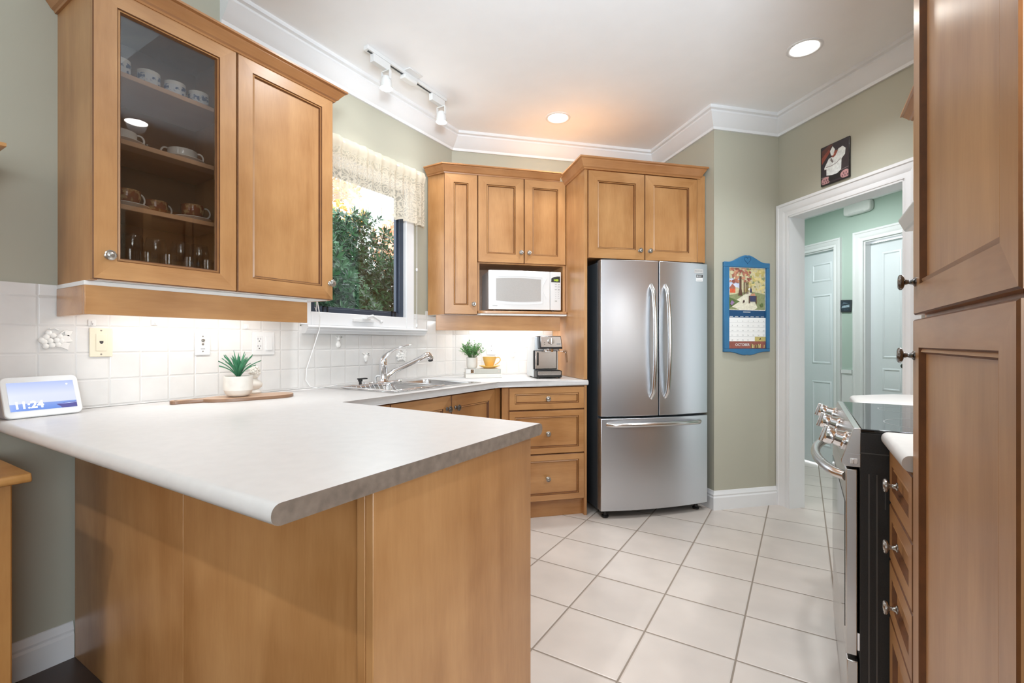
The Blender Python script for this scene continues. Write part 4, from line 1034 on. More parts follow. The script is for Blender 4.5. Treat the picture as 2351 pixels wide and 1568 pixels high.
# serving board
def board_pts():
    o = []
    for i in range(25):   # blade, rounded
        a = -PI / 2 - .0 + PI * i / 24
        o.append((.255 + .10 * math.cos(a) if True else 0, .083 * math.sin(a)))
    o += [(.15, .083), (.05, .078), (-.01, .05), (-.035, .022), (-.12, .020)]
    o += [(-.135 + .022 * math.cos(a), .022 * math.sin(a)) for a in [PI * .55 + PI * .9 * i / 8 for i in range(9)]]
    o += [(-.12, -.020), (-.035, -.022), (-.01, -.05), (.05, -.078), (.15, -.083)]
    return o
WALN = wood('board_wood', (150, 116, 88), (186, 150, 120), rough=.5, horiz=True); BARK = wood('board_edge', (112, 80, 56), (140, 104, 76), horiz=True)
t = Th('serving_board', 'wooden paddle board with a handle lying under the potted aloe', 'board', base=(-2.15, 1.055, ZT), rot=PI / 2 - .28)
t.o.scale = (.93, .93, 1)
t.part('board', M().prism(board_pts(), .0, .015, 'z', 1, None, 0), [WALN, BARK], bev=.002)
t.part('hanging_hole', M().lathe([(0, .0151), (.007, .0152), (.007, .0154), (0, .0154)], 14, 0, T((-.135, 0, 0))), INK)
ZB = ZT + .0155
PX, PY = -2.12, 1.152
t = Th('potted_aloe', 'spiky aloe in a ribbed white round-bottomed pot on the serving board', 'potted plant', base=(PX, PY, ZB), rot=.0)
t.o.scale = (.93, .93, .97)
prof = [(0, 0), (.034, 0), (.044, .003), (.054, .012), (.059, .026)]
prof += [(.0605 + (.0010 if i % 2 else 0), .028 + i * .0026) for i in range(24)] + [(.060, .092), (.056, .092), (.053, .084), (.05, .03), (0, .02)]
t.part('pot', M().lathe(prof, 40), STONEW, ang=60)
t.part('soil', M().lathe([(0, .082), (.0525, .082)], 24), plain('potting_soil', (58, 48, 40), .9, var=.4, scale=90), fix=False)
m = M(); random.seed(3)
for k in range(34):
    a = k * 2.4 + random.uniform(-.2, .2); tl = .10 + .95 * (k / 33) ** .8 + random.uniform(-.1, .1); L = random.uniform(.085, .125) * (1 if k < 22 else .95); w = random.uniform(.006, .0095) if k < 22 else .0035
    pts = []
    for j in range(7):
        u = j / 6; th = tl * (.45 + .75 * u); r = .004 + L * (u * math.sin(tl * (.5 + .5 * u))); z = .082 + L * u * math.cos(tl * (.45 + .45 * u)); ww = w * (1 - u ** 1.8) * (.55 + .9 * min(1, u * 2.2)) + .0003
        pts.append((r, z, ww))
    ca, sa = math.cos(a), math.sin(a); prev = None
    for r, z, ww in pts:
        row = [m.b.verts.new((r * ca - sa * s_ * ww, r * sa + ca * s_ * ww, z + (.0025 if s_ else 0) - (0 if s_ else .001))) for s_ in (-1, 0, 1)]
        if prev:
            for j in range(2): m._f([prev[j], prev[j + 1], row[j + 1], row[j]], 0)
        prev = row
so = t.part('leaves', m, LEAFD, ang=80, fix=False)
sm = so.modifiers.new('thick', 'SOLIDIFY'); sm.thickness = .0016
# little white bust behind the pot
t = Th('cherub_figurine', 'small white cherub bust figurine half hidden behind the aloe pot', 'figurine', base=(-2.185, 1.262, ZB), rot=.1)
m = M().lathe([(0, 0), (.026, 0), (.028, .006), (.022, .012), (.018, .018), (0, .02)], 20)
t.part('pedestal', m, STONEW)
m = M().lathe([(.017, .018), (.030, .030), (.033, .042), (.026, .054), (.014, .060), (.0115, .068), (0, .07)], 20, 0, Matrix.Diagonal((.8, 1.15, 1, 1)))
m.ball((0, 0, .092), (.021, .019, .025), 18); m.ball((.019, 0, .089), (.005, .004, .005), 8); m.ball((.016, 0, .079), (.007, .009, .006), 10)
m.ball((.014, .009, .086), (.007, .006, .006), 8).ball((.014, -.009, .086), (.007, .006, .006), 8)
t.part('bust', m, STONEW, ang=80)
m = M(); random.seed(5)
for k in range(46):
    u = random.uniform(-.1, 1); a = random.uniform(.5, 2 * PI - .5); ph = math.acos(max(-1, min(1, u)))
    m.ball((.022 * math.sin(ph) * math.cos(a), .021 * math.sin(ph) * math.sin(a), .096 + .026 * math.cos(ph)), random.uniform(.005, .0075), 8)
t.part('curls', m, STONEW, ang=80)

# ------------------------------------------------------------------ things on the rear counter
def book(name, label, a, b, z, w, d, h, rot, cover, fn=None, pages=(232, 228, 220)):
    t = Th(name, label, 'book', base=(*ab(a, b), z), rot=PI / 4 + rot, group='books under the yellow cup')
    t.part('cover', M().box(0, w, 0, .003, 0, h).box(0, w, 0, d, 0, .003).box(0, w, 0, d, h - .003, h), cover, bev=.001)
    t.part('pages', M().box(.004, w - .004, .003, d - .004, .003, h - .003), plain(name + '_pages', pages, .8, var=.06, scale=300))
    if fn: fn(t); 
    return t


def spine1(t):
    t.part('spine_picture', M().box(.034, .056, -.0006, 0, .005, .030), pattern('spine_photo', (150, 120, 90), (60, 46, 36), 200, .4, .6))
    t.part('spine_band', M().box(.060, .2505, -.0005, 0, .0005, .0335), plain('grey_spine', (184, 182, 172), .5))
    t.part('spine_mark', M().lathe([(0, .0005), (.004, .0007), (0, .0009)], 12, 0, T((.236, 0, .017)) @ FY), plain('pink_mark', (214, 190, 180), .5))


def spine2(t): t.part('spine_title', M().box(.15, .225, -.0004, 0, .013, .0165).box(.243, .253, -.0005, 0, .012, .018), LGREY)


book('book', 'white hardback book lying at the bottom of the two-book stack', .462, 3.335, ZT, .262, .19, .030, -.06, plain('white_cover', (226, 222, 214), .5), spine2)
book('book', 'grey-spined book lying on top of the white book, under the yellow cup', .466, 3.348, ZT + .0305, .252, .175, .034, -.06, plain('pale_cover', (222, 220, 216), .5), spine1)
ZBK = ZT + .0650
t = Th('potted_foliage', 'small leafy green plant in a plain white pot standing on the books', 'potted plant', base=(*ab(.522, 3.43), ZBK), rot=0)
t.o.scale = (1.27,) * 3
t.part('pot', M().lathe([(0, 0), (.024, 0), (.027, .002), (.031, .014), (.032, .056), (.032, .062), (.029, .062), (.028, .02), (0, .016)], 28), STONEW, ang=50)
t.part('soil', M().lathe([(0, .055), (.0285, .055)], 20), plain('potting_moss', (70, 66, 46), .9, var=.4, scale=90), fix=False)
m = M(); st = M(); random.seed(11)
for k in range(105):
    a = random.uniform(0, 2 * PI); sp = random.uniform(.012, .078); h = .056 + random.uniform(.03, .085) * (1.15 - sp * 5)
    tip = Vector((sp * math.cos(a), sp * math.sin(a), max(.066, h + .012))); b0 = Vector((.012 * math.cos(a), .012 * math.sin(a), .056))
    st.tube([b0, b0.lerp(tip, .6) + Vector((0, 0, .008)), tip], .0007, 4)
    for j in range(6):
        p = b0.lerp(tip, .4 + .6 * j / 5); d = Vector((random.uniform(-1, 1), random.uniform(-1, 1), random.uniform(-.2, 1))).normalized(); s_ = d.cross(Vector((0, 0, 1))).normalized() * .0042; L = random.uniform(.012, .019)
        q = [p, p + d * L * .5 + s_, p + d * L, p + d * L * .5 - s_]; m._f([m.b.verts.new(v) for v in q], 0)
t.part('leaves', m, plain('small_green_leaf', (98, 158, 86), .5, var=.45, scale=40), ang=0, fix=False)
t.part('stems', st, plain('green_stem', (92, 122, 70), .6))
YEL = plain('yellow_glaze', (226, 180, 92), .3, var=.06, scale=12, coat=.2)
cl = (*ab(.648, 3.415), ZBK)
single('saucer', M().lathe([(0, .002), (.025, .002), (.026, 0), (.03, 0), (.034, .003), (.060, .013), (.061, .0155), (.034, .0065), (0, .005)], 36), YEL, 'yellow saucer on the books under the yellow cup', 'saucer', base=cl, rot=0).scale = (1.27,) * 3
t = Th('tea_cup', 'yellow tea cup with a loop handle on a yellow saucer', 'cup', base=(cl[0], cl[1], ZBK + .0092), rot=PI / 4 - .15)
t.o.scale = (1.27,) * 3
t.part('cup', M().lathe([(0, 0), (.020, 0), (.022, .003), (.028, .018), (.036, .040), (.040, .058), (.0385, .058), (.034, .040), (.02, .008), (0, .006)], 34), YEL, ang=50)
t.part('handle', M().tube([(.037, 0, .049), (.042, 0, .0535), (.048, 0, .0558), (.054, 0, .0553), (.059, 0, .0522), (.0622, 0, .047), (.063, 0, .041), (.0612, 0, .0345), (.057, 0, .0285), (.051, 0, .023), (.044, 0, .0185), (.037, 0, .0148), (.031, 0, .0125)], .0026, 8), YEL)

# espresso machine  (local: x right, -y front)
t = Th('espresso_machine', 'stainless and black espresso machine on the counter beside the fridge panel', 'coffee machine', base=(*ab(1.03, 3.215), ZT), rot=PI / 4 - .03)
SIL = plain('silver_plastic', (206, 210, 212), .35, .3)
t.part('side_body', M().prism([(.035, .006), (.035, .185), (.0, .20), (.0, .295), (.22, .285), (.24, .006)], -.095, .088, 'x'), SIL, bev=.006)
t.part('base', M().prism([(-.045, .006), (-.045, .055), (.04, .055), (.04, .006)], -.092, .092, 'x'), BLACK, bev=.005)
t.part('drip_tray_front', M().prism(rrect(.168, .028, .008), -.0475, -.044, 'y', 0, T((0, 0, .024))), STEELR, bev=.001)
t.part('drip_grid', M().box(-.08, .08, -.04, .03, .055, .058), BLACK)
t.part('front_shell', M().prism([(-.098, .062), (-.098, .195), (-.065, .215), (.072, .215), (.072, .062)], .010, .04, 'y'), BLACK, bev=.003)
t.part('front_plate', M().prism([(-.09, .066), (-.09, .192), (.066, .192), (.066, .066)], .006, .012, 'y'), STEELH, bev=.002)
t.part('water_gauge', M().prism(rrect(.012, .094, .0058), .002, .0065, 'y', 0, T((-.071, 0, .09))), BLKGL, bev=.001)
hd = t.part('head', M().prism([(-.073, .208), (-.077, .298), (.082, .298), (.095, .208)], -.055, .06, 'y'), BLACK, bev=.006, seg=3)
t.part('control_plate', M().prism([(-.064, .222), (-.069, .294), (.078, .294), (.087, .222)], -.0575, -.054, 'y'), STEELH, bev=.004, par=hd)
dk = t.part('dial', M().lathe([(0, 0), (.023, 0), (.023, .004), (.021, .014), (0, .015)], 28, 0, T((.008, -.0575, .262)) @ FY), NICK, par=hd)
t.part('dial_grip', M().box(.0055, .0085, -.078, -.072, .241, .283), STEELH, par=hd)
t.part('indicator_lamps', M().ball((-.038, -.0575, .252), .0025, 8).ball((-.038, -.0575, .240), .0025, 8), BLACK, par=hd)
t.part('name_plate', M().box(.05, .076, -.0590, -.0572, .238, .246), MGREY, par=hd)
t.part('brew_group', M().lathe([(0, .208), (.036, .208), (.036, .192), (.032, .186), (0, .186)], 28, 0, T((.0, -.018, 0))), STEELH)
t.part('steam_wand', M().tube([(.07, -.01, .20), (.085, -.012, .192), (.115, -.02, .19), (.124, -.024, .183), (.132, -.028, .115)], [.003, .003, .003, .004, .0035], 8), CHROME)
t.part('wand_sleeve', M().tube([(.106, -.018, .191), (.126, -.025, .19), (.135, -.028, .186)], .008, 10).tube([(.127, -.026, .178), (.134, -.029, .112)], [.007, .006], 10), plain('brown_plastic', (120, 84, 52), .4))
t.part('steam_knob', M().lathe([(0, 0), (.004, 0), (.004, .006), (0, .006)], 10, 0, T((.088, 0, .278)) @ Matrix.Rotation(PI / 2, 4, 'Y')), BLACK)
for sx in (-.075, .075):
    for sy in (-.03, .17): t.part('foot', M().lathe([(0, 0), (.009, 0), (.009, .007), (0, .007)], 12, 0, T((sx, sy, 0))), BLACK)

# microwave (frame B)
t = Th('microwave', 'white microwave oven with a green clock in the open niche', 'microwave', 'B', (.9, 3.5, 1.4025))
MA0, MA1, MZ0, MZ1, MY = .634, 1.186, 1.413, 1.699, 3.362
t.part('body', M().box(MA0 + .004, MA1 - .004, MY + .03, 3.675, MZ0, MZ1 - .002), WPLA, bev=.006)
k = 8
def my(a): return MY + .012 * (2 * (a - (MA0 + MA1) / 2) / (MA1 - MA0)) ** 2
def front(a0, a1, z0, z1, y1): 
    pts = [(a0 + (a1 - a0) * i / k, my(a0 + (a1 - a0) * i / k)) for i in range(k + 1)] + [(a1, y1), (a0, y1)]
    return M().prism(pts, z0, z1)
dm = t.part('door', front(MA0, 1.098, MZ0, MZ1, MY + .03), WPLA, bev=.004)
wz0, wz1 = 1.478, 1.638
fr_o, fr_i, wn_ = [], [], []
for i in range(13):
    u = i / 12; a = .688 + (1.026 - .688) * u; bow = math.sin(PI * u)
    fr_o.append((a + (u - .5) * .036, wz0 - .022 - .010 * bow)); fr_i.append((a, wz0 - .008 * bow))
for i in range(13):
    u = 1 - i / 12; a = .688 + (1.026 - .688) * u; bow = math.sin(PI * u)
    fr_o.append((a + (u - .5) * .036, wz1 + .022 + .006 * bow)); fr_i.append((a, wz1 + .006 * bow))
m = M(); A = [m.b.verts.new((a, my(a) - .0006, z)) for a, z in fr_o]; B_ = [m.b.verts.new((a, my(a) + .006, z)) for a, z in fr_i]; A2 = [m.b.verts.new((a, my(a) - .003, z)) for a, z in [(p[0] * .6 + q[0] * .4, p[1] * .6 + q[1] * .4) for p, q in zip(fr_o, fr_i)]]
for P1, P2 in ((A, A2), (A2, B_)):
    for i in range(26): m._f([P1[i], P1[(i + 1) % 26], P2[(i + 1) % 26], P2[i]], 0)
t.part('window_surround', m, WPLA, par=dm, ang=60)
wm_ = M()
for i in range(12): wm_.poly([(p[0], my(p[0]) - .0012, p[1]) for p in (fr_i[i], fr_i[i + 1], fr_i[24 - i], fr_i[25 - i])])
t.part('window', wm_, plain('grey_mesh_glass', (176, 172, 168), .22, var=.05, scale=300), par=dm, ang=0)
t.part('door_curve', M().tube([(1.070 - .030 * math.sin(PI * i / 14), my(1.06) - .001, 1.500 + .145 * i / 14) for i in range(15)], .0016, 6), WPLA, par=dm)
t.part('brand_lettering', M().text('Goldstar', .0105, .662, 1.440, my(.72) - .0012, 0, 'LEFT'), INK, par=dm, ang=0)
pn = t.part('control_panel', front(1.1005, MA1, MZ0, MZ1, MY + .03), WPLA, bev=.004)
yp = my(1.14) - .0008
def cpz(a): return my(a) - .0009
t.part('clock_display', M().poly([(1.106, cpz(1.106), 1.622), (1.1775, cpz(1.1775), 1.622), (1.1775, cpz(1.1775), 1.667), (1.155, cpz(1.155), 1.666), (1.128, cpz(1.128), 1.661), (1.108, cpz(1.108), 1.650)]), plain('display_black', (38, 40, 34), .2), par=pn, ang=0)
t.part('clock_digits', M().text('11:23', .0195, 1.1445, 1.637, my(1.16) - .0030, 0, sx=.85), emitter('green_digits', (190, 240, 40), 1.6), par=pn, ang=0, fix=False)
m = M()
for r, z in enumerate((1.606, 1.590, 1.568)):
    for c in range(3): m.box(1.113 + c * .023, 1.128 + c * .023, cpz(1.15) - .0006, cpz(1.15) + .004, z - .0035, z + .0035)
m.box(1.118, 1.156, cpz(1.15) - .0006, cpz(1.15) + .004, 1.6155, 1.6165)
for c in range(2): m.box(1.113 + c * .023, 1.130 + c * .023, cpz(1.15) - .0006, cpz(1.15) + .004, 1.478, 1.486)
t.part('button_print', m, plain('button_grey', (178, 178, 174), .5), par=pn)
m = M()
for i, d in enumerate('1234567890'):
    r, c = divmod(i, 3); c = 1 if d == '0' else c
    m.text(d, .011, 1.121 + c * .022, 1.546 - r * .0145, cpz(1.16) - .0012, 0)
m.text('STOP', .006, 1.121, 1.5025, cpz(1.16) - .0012).text('START', .006, 1.165, 1.5025, cpz(1.16) - .0012)
t.part('key_numbers', m, MGREY, par=pn, ang=0)
for a in (MA0 + .05, MA1 - .05):
    for b in (3.42, 3.64): t.part('foot', M().lathe([(0, 1.4022), (.012, 1.4022), (.012, 1.414), (0, 1.414)], 12, 0, T((a, b, 0))), BLACK)

# ------------------------------------------------------------------ calendar and chef plaque
def art_mats(cols): return [plain('print_%d_%d_%d' % c, c, .45, var=.14, scale=70) for c in cols]


t = Th('wall_calendar', 'blue wooden calendar holder with an autumn picture and an October page', 'calendar', 'B', (2.41, 2.905, 1.44))
CY = 2.9095; c0, c1, zt_, zb_ = 2.222, 2.600, 1.742, 1.107; W_ = c1 - c0
top = []; bot = []
for i in range(41):
    u = i / 40; a = c0 + W_ * u; s_ = abs(u - .5) * 2
    top.append((a, zt_ + .052 * (.5 + .5 * math.cos(PI * min(1, s_ / .82))) - .003 * math.exp(-(s_ / .05) ** 2)))
    bot.append((a, zb_ - .026 * (.5 + .5 * math.cos(PI * min(1, s_ / .8))) + .005 * math.exp(-(s_ / .07) ** 2)))
in0, in1, iz0, iz1 = 2.263, 2.573, 1.128, 1.706
m = M().prism([p for p in top] + [(c1, iz1), (c0, iz1)], CY - .022, CY, 'y').prism([p for p in bot][::-1] + [(c0, iz0), (c1, iz0)], CY - .022, CY, 'y')
m.box(c0, in0, CY - .022, CY, iz0, iz1).box(in1, c1, CY - .022, CY, iz0, iz1)
t.part('frame', m, BLUEP, bev=.003)
t.part('back_board', M().box(in0, in1, CY - .008, CY - .0005, iz0, iz1), plain('deep_blue', (20, 70, 112), .5))
hc = (c0 + c1) / 2
m = M(); pts = []
for i in range(24):
    u = 2 * PI * i / 24; pts.append((hc + .0017 * 16 * math.sin(u) ** 3, 1.760 + .0017 * (13 * math.cos(u) - 5 * math.cos(2 * u) - 2 * math.cos(3 * u) - math.cos(4 * u))))
m.tube([(a, CY - .0222, z) for a, z in pts], .002, 6, closed=True); t.part('heart_carving', m, plain('blue_shadow_groove', (30, 78, 116), .5))
cols = [(206, 196, 158), (146, 82, 70), (170, 104, 84), (96, 66, 50), (220, 202, 138), (192, 176, 108), (140, 146, 104), (92, 110, 60), (214, 96, 60), (240, 236, 226), (206, 214, 232), (58, 60, 92), (70, 50, 42), (150, 120, 160), (224, 218, 196), (196, 140, 110)]
AM = art_mats(cols)
m = M(); p0, p1, q0, q1 = 2.266, 2.567, 1.406, 1.702; yy = CY - .0095
random.seed(21)
lay = [0]
def pic(pts, ci, jit=0):
    lay[0] += 1
    m.poly([(p0 + (p1 - p0) * u, yy - .00002 * lay[0] - .0006, q0 + (q1 - q0) * v) for u, v in pts], ci)
def blob(u, v, r, ci, n=11):
    pic([(min(1, max(0, u + r * random.uniform(.6, 1.2) * math.cos(2 * PI * i / n))), min(1, max(0, v + r * random.uniform(.5, 1.1) * math.sin(2 * PI * i / n)))) for i in range(n)], ci)
m.box(p0 - .004, p1 + .004, yy - .0004, yy + .002, q0 - .004, q1 + .004, 9)
pic([(0, 0), (1, 0), (1, 1), (0, 1)], 0)
pic([(0, .45), (.3, .45), (.3, .75), (0, .75)], 10); pic([(0, 0), (1, 0), (1, .38), (.55, .45), (0, .34)], 6)
pic([(.0, .1), (.45, .38), (.55, .44), (.62, .40), (.8, .06), (.7, 0), (.3, 0)], 14); pic([(0, .02), (.3, .2), (.0, .3)], 7); pic([(.72, .2), (1, .32), (1, .1), (.8, .02)], 6)
pic([(.03, .40), (.18, .40), (.18, .52), (.03, .52)], 8); pic([(.0, .5), (.1, .62), (.22, .5)], 2); pic([(.18, .40), (.28, .42), (.28, .52), (.18, .54)], 0)
for k in range(95): blob(random.uniform(.47, 1), random.uniform(.42, 1), random.uniform(.02, .065), random.choice((4, 4, 5, 0, 6)))
for k in range(80): blob(random.uniform(0, .6), random.uniform(.66, 1), random.uniform(.02, .06), random.choice((1, 1, 2, 15, 0)))
pic([(.25, .34), (.37, .34), (.34, .5), (.34, .8), (.28, .8), (.28, .5)], 3)
for u, w in ((.40, .028), (.455, .02), (.49, .016), (.52, .012)): pic([(u, .38), (u + w, .38), (u + w, .66), (u, .66)], 3)
blob(.555, .5, .035, 9); pic([(.57, .42), (.63, .42), (.62, .5), (.595, .54), (.575, .5)], 11); blob(.60, .55, .018, 12)
pic([(.54, .2), (.76, .2), (.76, .34), (.54, .34)], 11); pic([(.54, .16), (.57, .16), (.57, .34), (.54, .34)], 3); pic([(.73, .15), (.76, .15), (.76, .34), (.73, .34)], 3); pic([(.58, .34), (.72, .34), (.70, .40), (.60, .38)], 15)
pic([(.37, .16), (.43, .18), (.42, .24), (.38, .22)], 12); blob(.08, .16, .06, 13, 9); blob(.9, .12, .05, 7, 9)
t.part('picture', m, AM, ang=0, fix=False, label='autumn painting of a tree-lined lane and a cart')
m = M(); g0, g1, h0, h1 = 2.266, 2.572, 1.131, 1.375
m.box(g0, g1, yy - .0008, yy + .002, 1.182, 1.350, 0); m.box(g0, g1, yy - .0009, yy + .002, 1.131, 1.1815, 1)
m.box(g0 + .215, g1, yy - .0014, yy, 1.1815, 1.214, 3)
t.part('page', m, [plain('calendar_paper', (240, 239, 236), .6, var=.01), AM[1], AM[4], AM[5]], ang=0)
m = M()
for r in range(4): m.box(g0 + .004, g1 - .006, yy - .0012, yy - .0008, 1.3155 - r * .0335, 1.3163 - r * .0335)
for d in range(1, 32):
    k_ = d; r, c = divmod(k_, 7); m.text(str(d), .0135, g0 + .028 + c * .0435, 1.3245 - r * .0335, yy - .0012, 0, 'CENTER')
t.part('dates', m, MGREY, ang=0, fix=False)
m = M().text('OCTOBER', .0255, g0 + .112, 1.1565, yy - .0014, 0, bold=.0004)
for k_ in range(7): m.box(g0 + .008 + k_ * .043, g0 + .034 + k_ * .043, yy - .0012, yy, 1.3555, 1.359)
m.box(2.385, 2.445, yy - .0006, yy, 1.388, 1.392)
t.part('month_lettering', m, WPLA, ang=0, fix=False)
m = M()
for k_ in range(14):
    u = random.uniform(.58, .97) * (g1 - g0); h = random.uniform(.016, .03); m.poly([(g0 + u, yy - .0013, 1.134), (g0 + u + .008, yy - .0013, 1.134), (g0 + u + .009, yy - .0013, 1.134 + h), (g0 + u + .003, yy - .0013, 1.136 + h)], k_ % 3)
m.poly([(g0 + .248, yy - .0016, 1.192), (g0 + .268, yy - .0016, 1.196), (g0 + .262, yy - .0016, 1.207)], 3)
t.part('page_print', m, [AM[4], AM[5], AM[3], AM[12]], ang=0, fix=False)

t = Th('chef_plaque', 'dark square plaque with a painted chef above the doorway', 'plaque', 'B', (2.69, 2.44, 2.31))
CA = 2.6895; v0, v1, w0, w1 = 2.542, 2.338, 2.185, 2.437
t.part('board', M().box(CA - .012, CA, v1, v0, w0, w1), plain('plaque_black', (34, 28, 30), .25), bev=.004)
m = M(); lay[0] = 0
def ch(pts, ci):
    lay[0] += 1; m.poly([(CA - .0122 - .00004 * lay[0], v0 + (v1 - v0) * u, w0 + (w1 - w0) * v) for u, v in pts], ci)
ch([(.04, .03), (.97, .03), (.97, .98), (.04, .98)], 0); ch([(.05, .6), (.45, .97), (.3, .98), (.05, .9)], 1); ch([(.05, .55), (.35, .8), (.32, .88), (.05, .72)], 6)
ch([(.04, .20), (.30, .18), (.30, .2), (.04, .225)], 5); ch([(.72, .24), (.97, .26), (.97, .275), (.72, .255)], 5)
for cx_, cz in ((.19, .11), (.87, .12)):
    ch([(min(.97, max(.04, cx_ + .17 * math.cos(2 * PI * i / 16))), max(.03, cz + .10 * math.sin(2 * PI * i / 16))) for i in range(16)], 3)
    for i in range(3):
        for j in range(2): 
            u = cx_ - .12 + i * .085 + (j % 2) * .04; v = cz - .06 + j * .06
            if u + .045 < .97 and u > .03: ch([(max(.04, u), max(.03, v)), (u + .045, max(.03, v)), (u + .045, v + .045), (max(.04, u), v + .045)], 4)
ch([(.30, .07), (.70, .07), (.70, .24), (.30, .22)], 7)
ch([(.22, .24), (.42, .20), (.60, .20), (.73, .26), (.745, .52), (.86, .60), (.88, .74), (.78, .82), (.64, .80), (.56, .72), (.42, .66), (.30, .64), (.14, .44), (.15, .40), (.22, .40)], 2)
ch([(.20, .44), (.40, .43), (.58, .46), (.73, .54), (.73, .55), (.57, .475), (.40, .445), (.20, .455)], 5)
ch([(.36, .58), (.43, .50), (.47, .52), (.44, .57), (.38, .66)], 5)
ch([(.40, .66), (.46, .63), (.54, .66), (.62, .76), (.55, .79), (.46, .76)], 6); ch([(.45, .68), (.53, .72), (.50, .745), (.44, .72)], 8)
ch([(.38, .70), (.46, .68), (.52, .82), (.44, .92), (.35, .82)], 2)
t.part('chef_painting', m, [plain('plaque_%d' % i, c, .3, var=.15, scale=60) for i, c in enumerate(((46, 40, 46), (92, 56, 50), (222, 226, 224), (186, 140, 140), (112, 82, 90), (120, 112, 112), (140, 72, 58), (24, 24, 26), (196, 120, 96)))], ang=0, fix=False)

# ------------------------------------------------------------------ ceiling lights
def downlight(label, x, y, p, cone=1.7):
    t = Th('downlight', label, 'ceiling light', base=(x, y, ZC), rot=0, group='recessed ceiling lights')
    t.part('trim_ring', M().lathe([(.068, 0), (.072, -.004), (.084, -.005), (.090, -.002), (.090, 0)], 36), WHITE, ang=50)
    t.part('lamp', M().lathe([(0, -.0006), (.069, -.0006)], 30), BULB, fix=False)
    lamp('downlight_beam', 'SPOT', (x, y, ZC - .02), p, (.90, .95, 1), spot_size=cone, spot_blend=1.0, shadow_soft_size=.06)
    return t


downlight('recessed ceiling light nearest the range and doorway', .006, 3.064, 36, 2.1)
downlight('recessed ceiling light in front of the corner cabinet', -1.505, 3.085, 34, 2.3)
downlight('recessed ceiling light nearest the camera, mirrored in the glass cabinet door', .15, 1.53, 30, 2.5)
downlight('unseen recessed ceiling light added over the peninsula counter', -1.40, 1.60, 30, 2.6)  # extra fitting out of view, added to brighten the pantry and counter
lamp('dining_lamp_light', 'SPOT', (-.95, -1.45, 3.5), 75, (.95, .97, 1), (.60, 0, .12), spot_size=.95, spot_blend=.7, shadow_soft_size=.04)
t = Th('track_light', 'white ceiling track with two lit spot heads along the sink wall', 'track light', base=(-2.03, 2.12, ZC), rot=0)
m = M().box(-.0175, .0175, -.335, .335, -.022, -.0005); t.part('track', m, WPLA, bev=.002)
t.part('slot', M().box(-.006, .006, -.32, .32, -.0235, -.0218), DKGREY)
t.part('feed_box', M().box(-.024, .024, -.06, .05, -.046, -.0222), WPLA, bev=.008, seg=3)
t.part('canopy_plate', M().box(.0, .062, -.06, .055, -.006, -.0005), WPLA, bev=.004)
HEADP = []
for y in (-.215, .27):
    t.part('adapter', M().box(-.015, .015, y - .075, y + .05, -.066, -.0222), WPLA, bev=.002)
    hd = Th.part(t, 'spot_head', M().lathe([(0, -.100), (.020, -.100), (.026, -.108), (.030, -.122), (.034, -.150), (.036, -.168), (.033, -.168), (.028, -.14), (0, -.135)], 24, 0, T((0, y + .03, 0))), WPLA, ang=40)
    yk = M().box(-.030, .030, y + .022, y + .038, -.0715, -.0665).box(-.034, -.030, y + .022, y + .038, -.12, -.0665).box(.030, .034, y + .022, y + .038, -.12, -.0665)
    t.part('yoke', yk, WPLA, par=hd); t.part('bulb', M().lathe([(0, -.166), (.028, -.158), (.030, -.150), (.026, -.142), (0, -.140)], 20, 0, T((0, y + .03, 0))), emitter('spot_bulb', (255, 251, 245), 30), par=hd)
    lamp('track_spot', 'SPOT', (-2.03, 2.12 + y + .03, ZC - .175), 2.6, (.97, .98, 1), (0, .12, 0), spot_size=2.1, spot_blend=.6, shadow_soft_size=.03)
    lamp('track_glow', 'POINT', (-2.03, 2.12 + y + .03, ZC - .18), 1.3, (.97, .98, 1), shadow_soft_size=.03)

# ------------------------------------------------------------------ pine hutch at the far left
t = Th('pine_hutch', 'old pine sideboard hutch with black iron hinges against the green wall, left edge', 'hutch', 'L', (-.2, 2.1, 0))
hx1 = .405; hf = 1.905
t.part('carcass', M().box(-.9, hx1 - .002, hf + .022, 2.315, .05, .775), PINE, ang=0)
t.part('stile', M().box(hx1 - .075, hx1, hf, hf + .022, 0, .775), PINE, bev=.004)
t.part('rail', M().box(-.9, hx1 - .075, hf + .004, hf + .022, .735, .775).box(-.9, hx1 - .075, hf + .004, hf + .022, 0, .06), PINE)
t.part('top', M().prism([(hf - .045, .777), (hf - .048, .785), (hf - .04, .802), (2.318, .802), (2.318, .777)], -.95, hx1 + .03, 'x'), PINE, bev=.003)
def pine_door(name, x0, x1, z0, z1):
    R = [(x0 + i, x1 - i, z0 + i, z1 - i, hf + y) for i, y in ((0, .02), (0, .0), (.045, .0), (.05, .008), (.075, .002))]
    m = M(); m.rings(R, [(0, 0)] * 4, close=0); return t.part(name, m, PINE, ang=15)
pine_door('drawer', -.25, hx1 - .080, .585, .725)
dd = pine_door('door', -.25, hx1 - .080, .07, .575)
IRON = plain('black_iron', (40, 36, 34), .45, .6, var=.3, scale=80)
for z in (.50, .13):
    h = t.part('hinge', M().box(hx1 - .113, hx1 - .086, hf - .003, hf, z - .030, z + .030).box(hx1 - .070, hx1 - .034, hf - .003, hf, z - .036, z - .012).box(hx1 - .070, hx1 - .034, hf - .003, hf, z + .012, z + .036).box(hx1 - .070, hx1 - .052, hf - .003, hf, z - .012, z + .012).box(hx1 - .088, hx1 - .068, hf - .003, hf, z - .02, z + .02), IRON, bev=.001)
    t.part('hinge_pin', M().tube([(hx1 - .0785, hf - .005, z - .028), (hx1 - .0785, hf - .005, z + .028)], .0045, 8), NICK, par=h)
t.part('upper_case', M().box(-.9, hx1 - .04, 2.12, 2.315, .802, 1.72), PINE, ang=0)
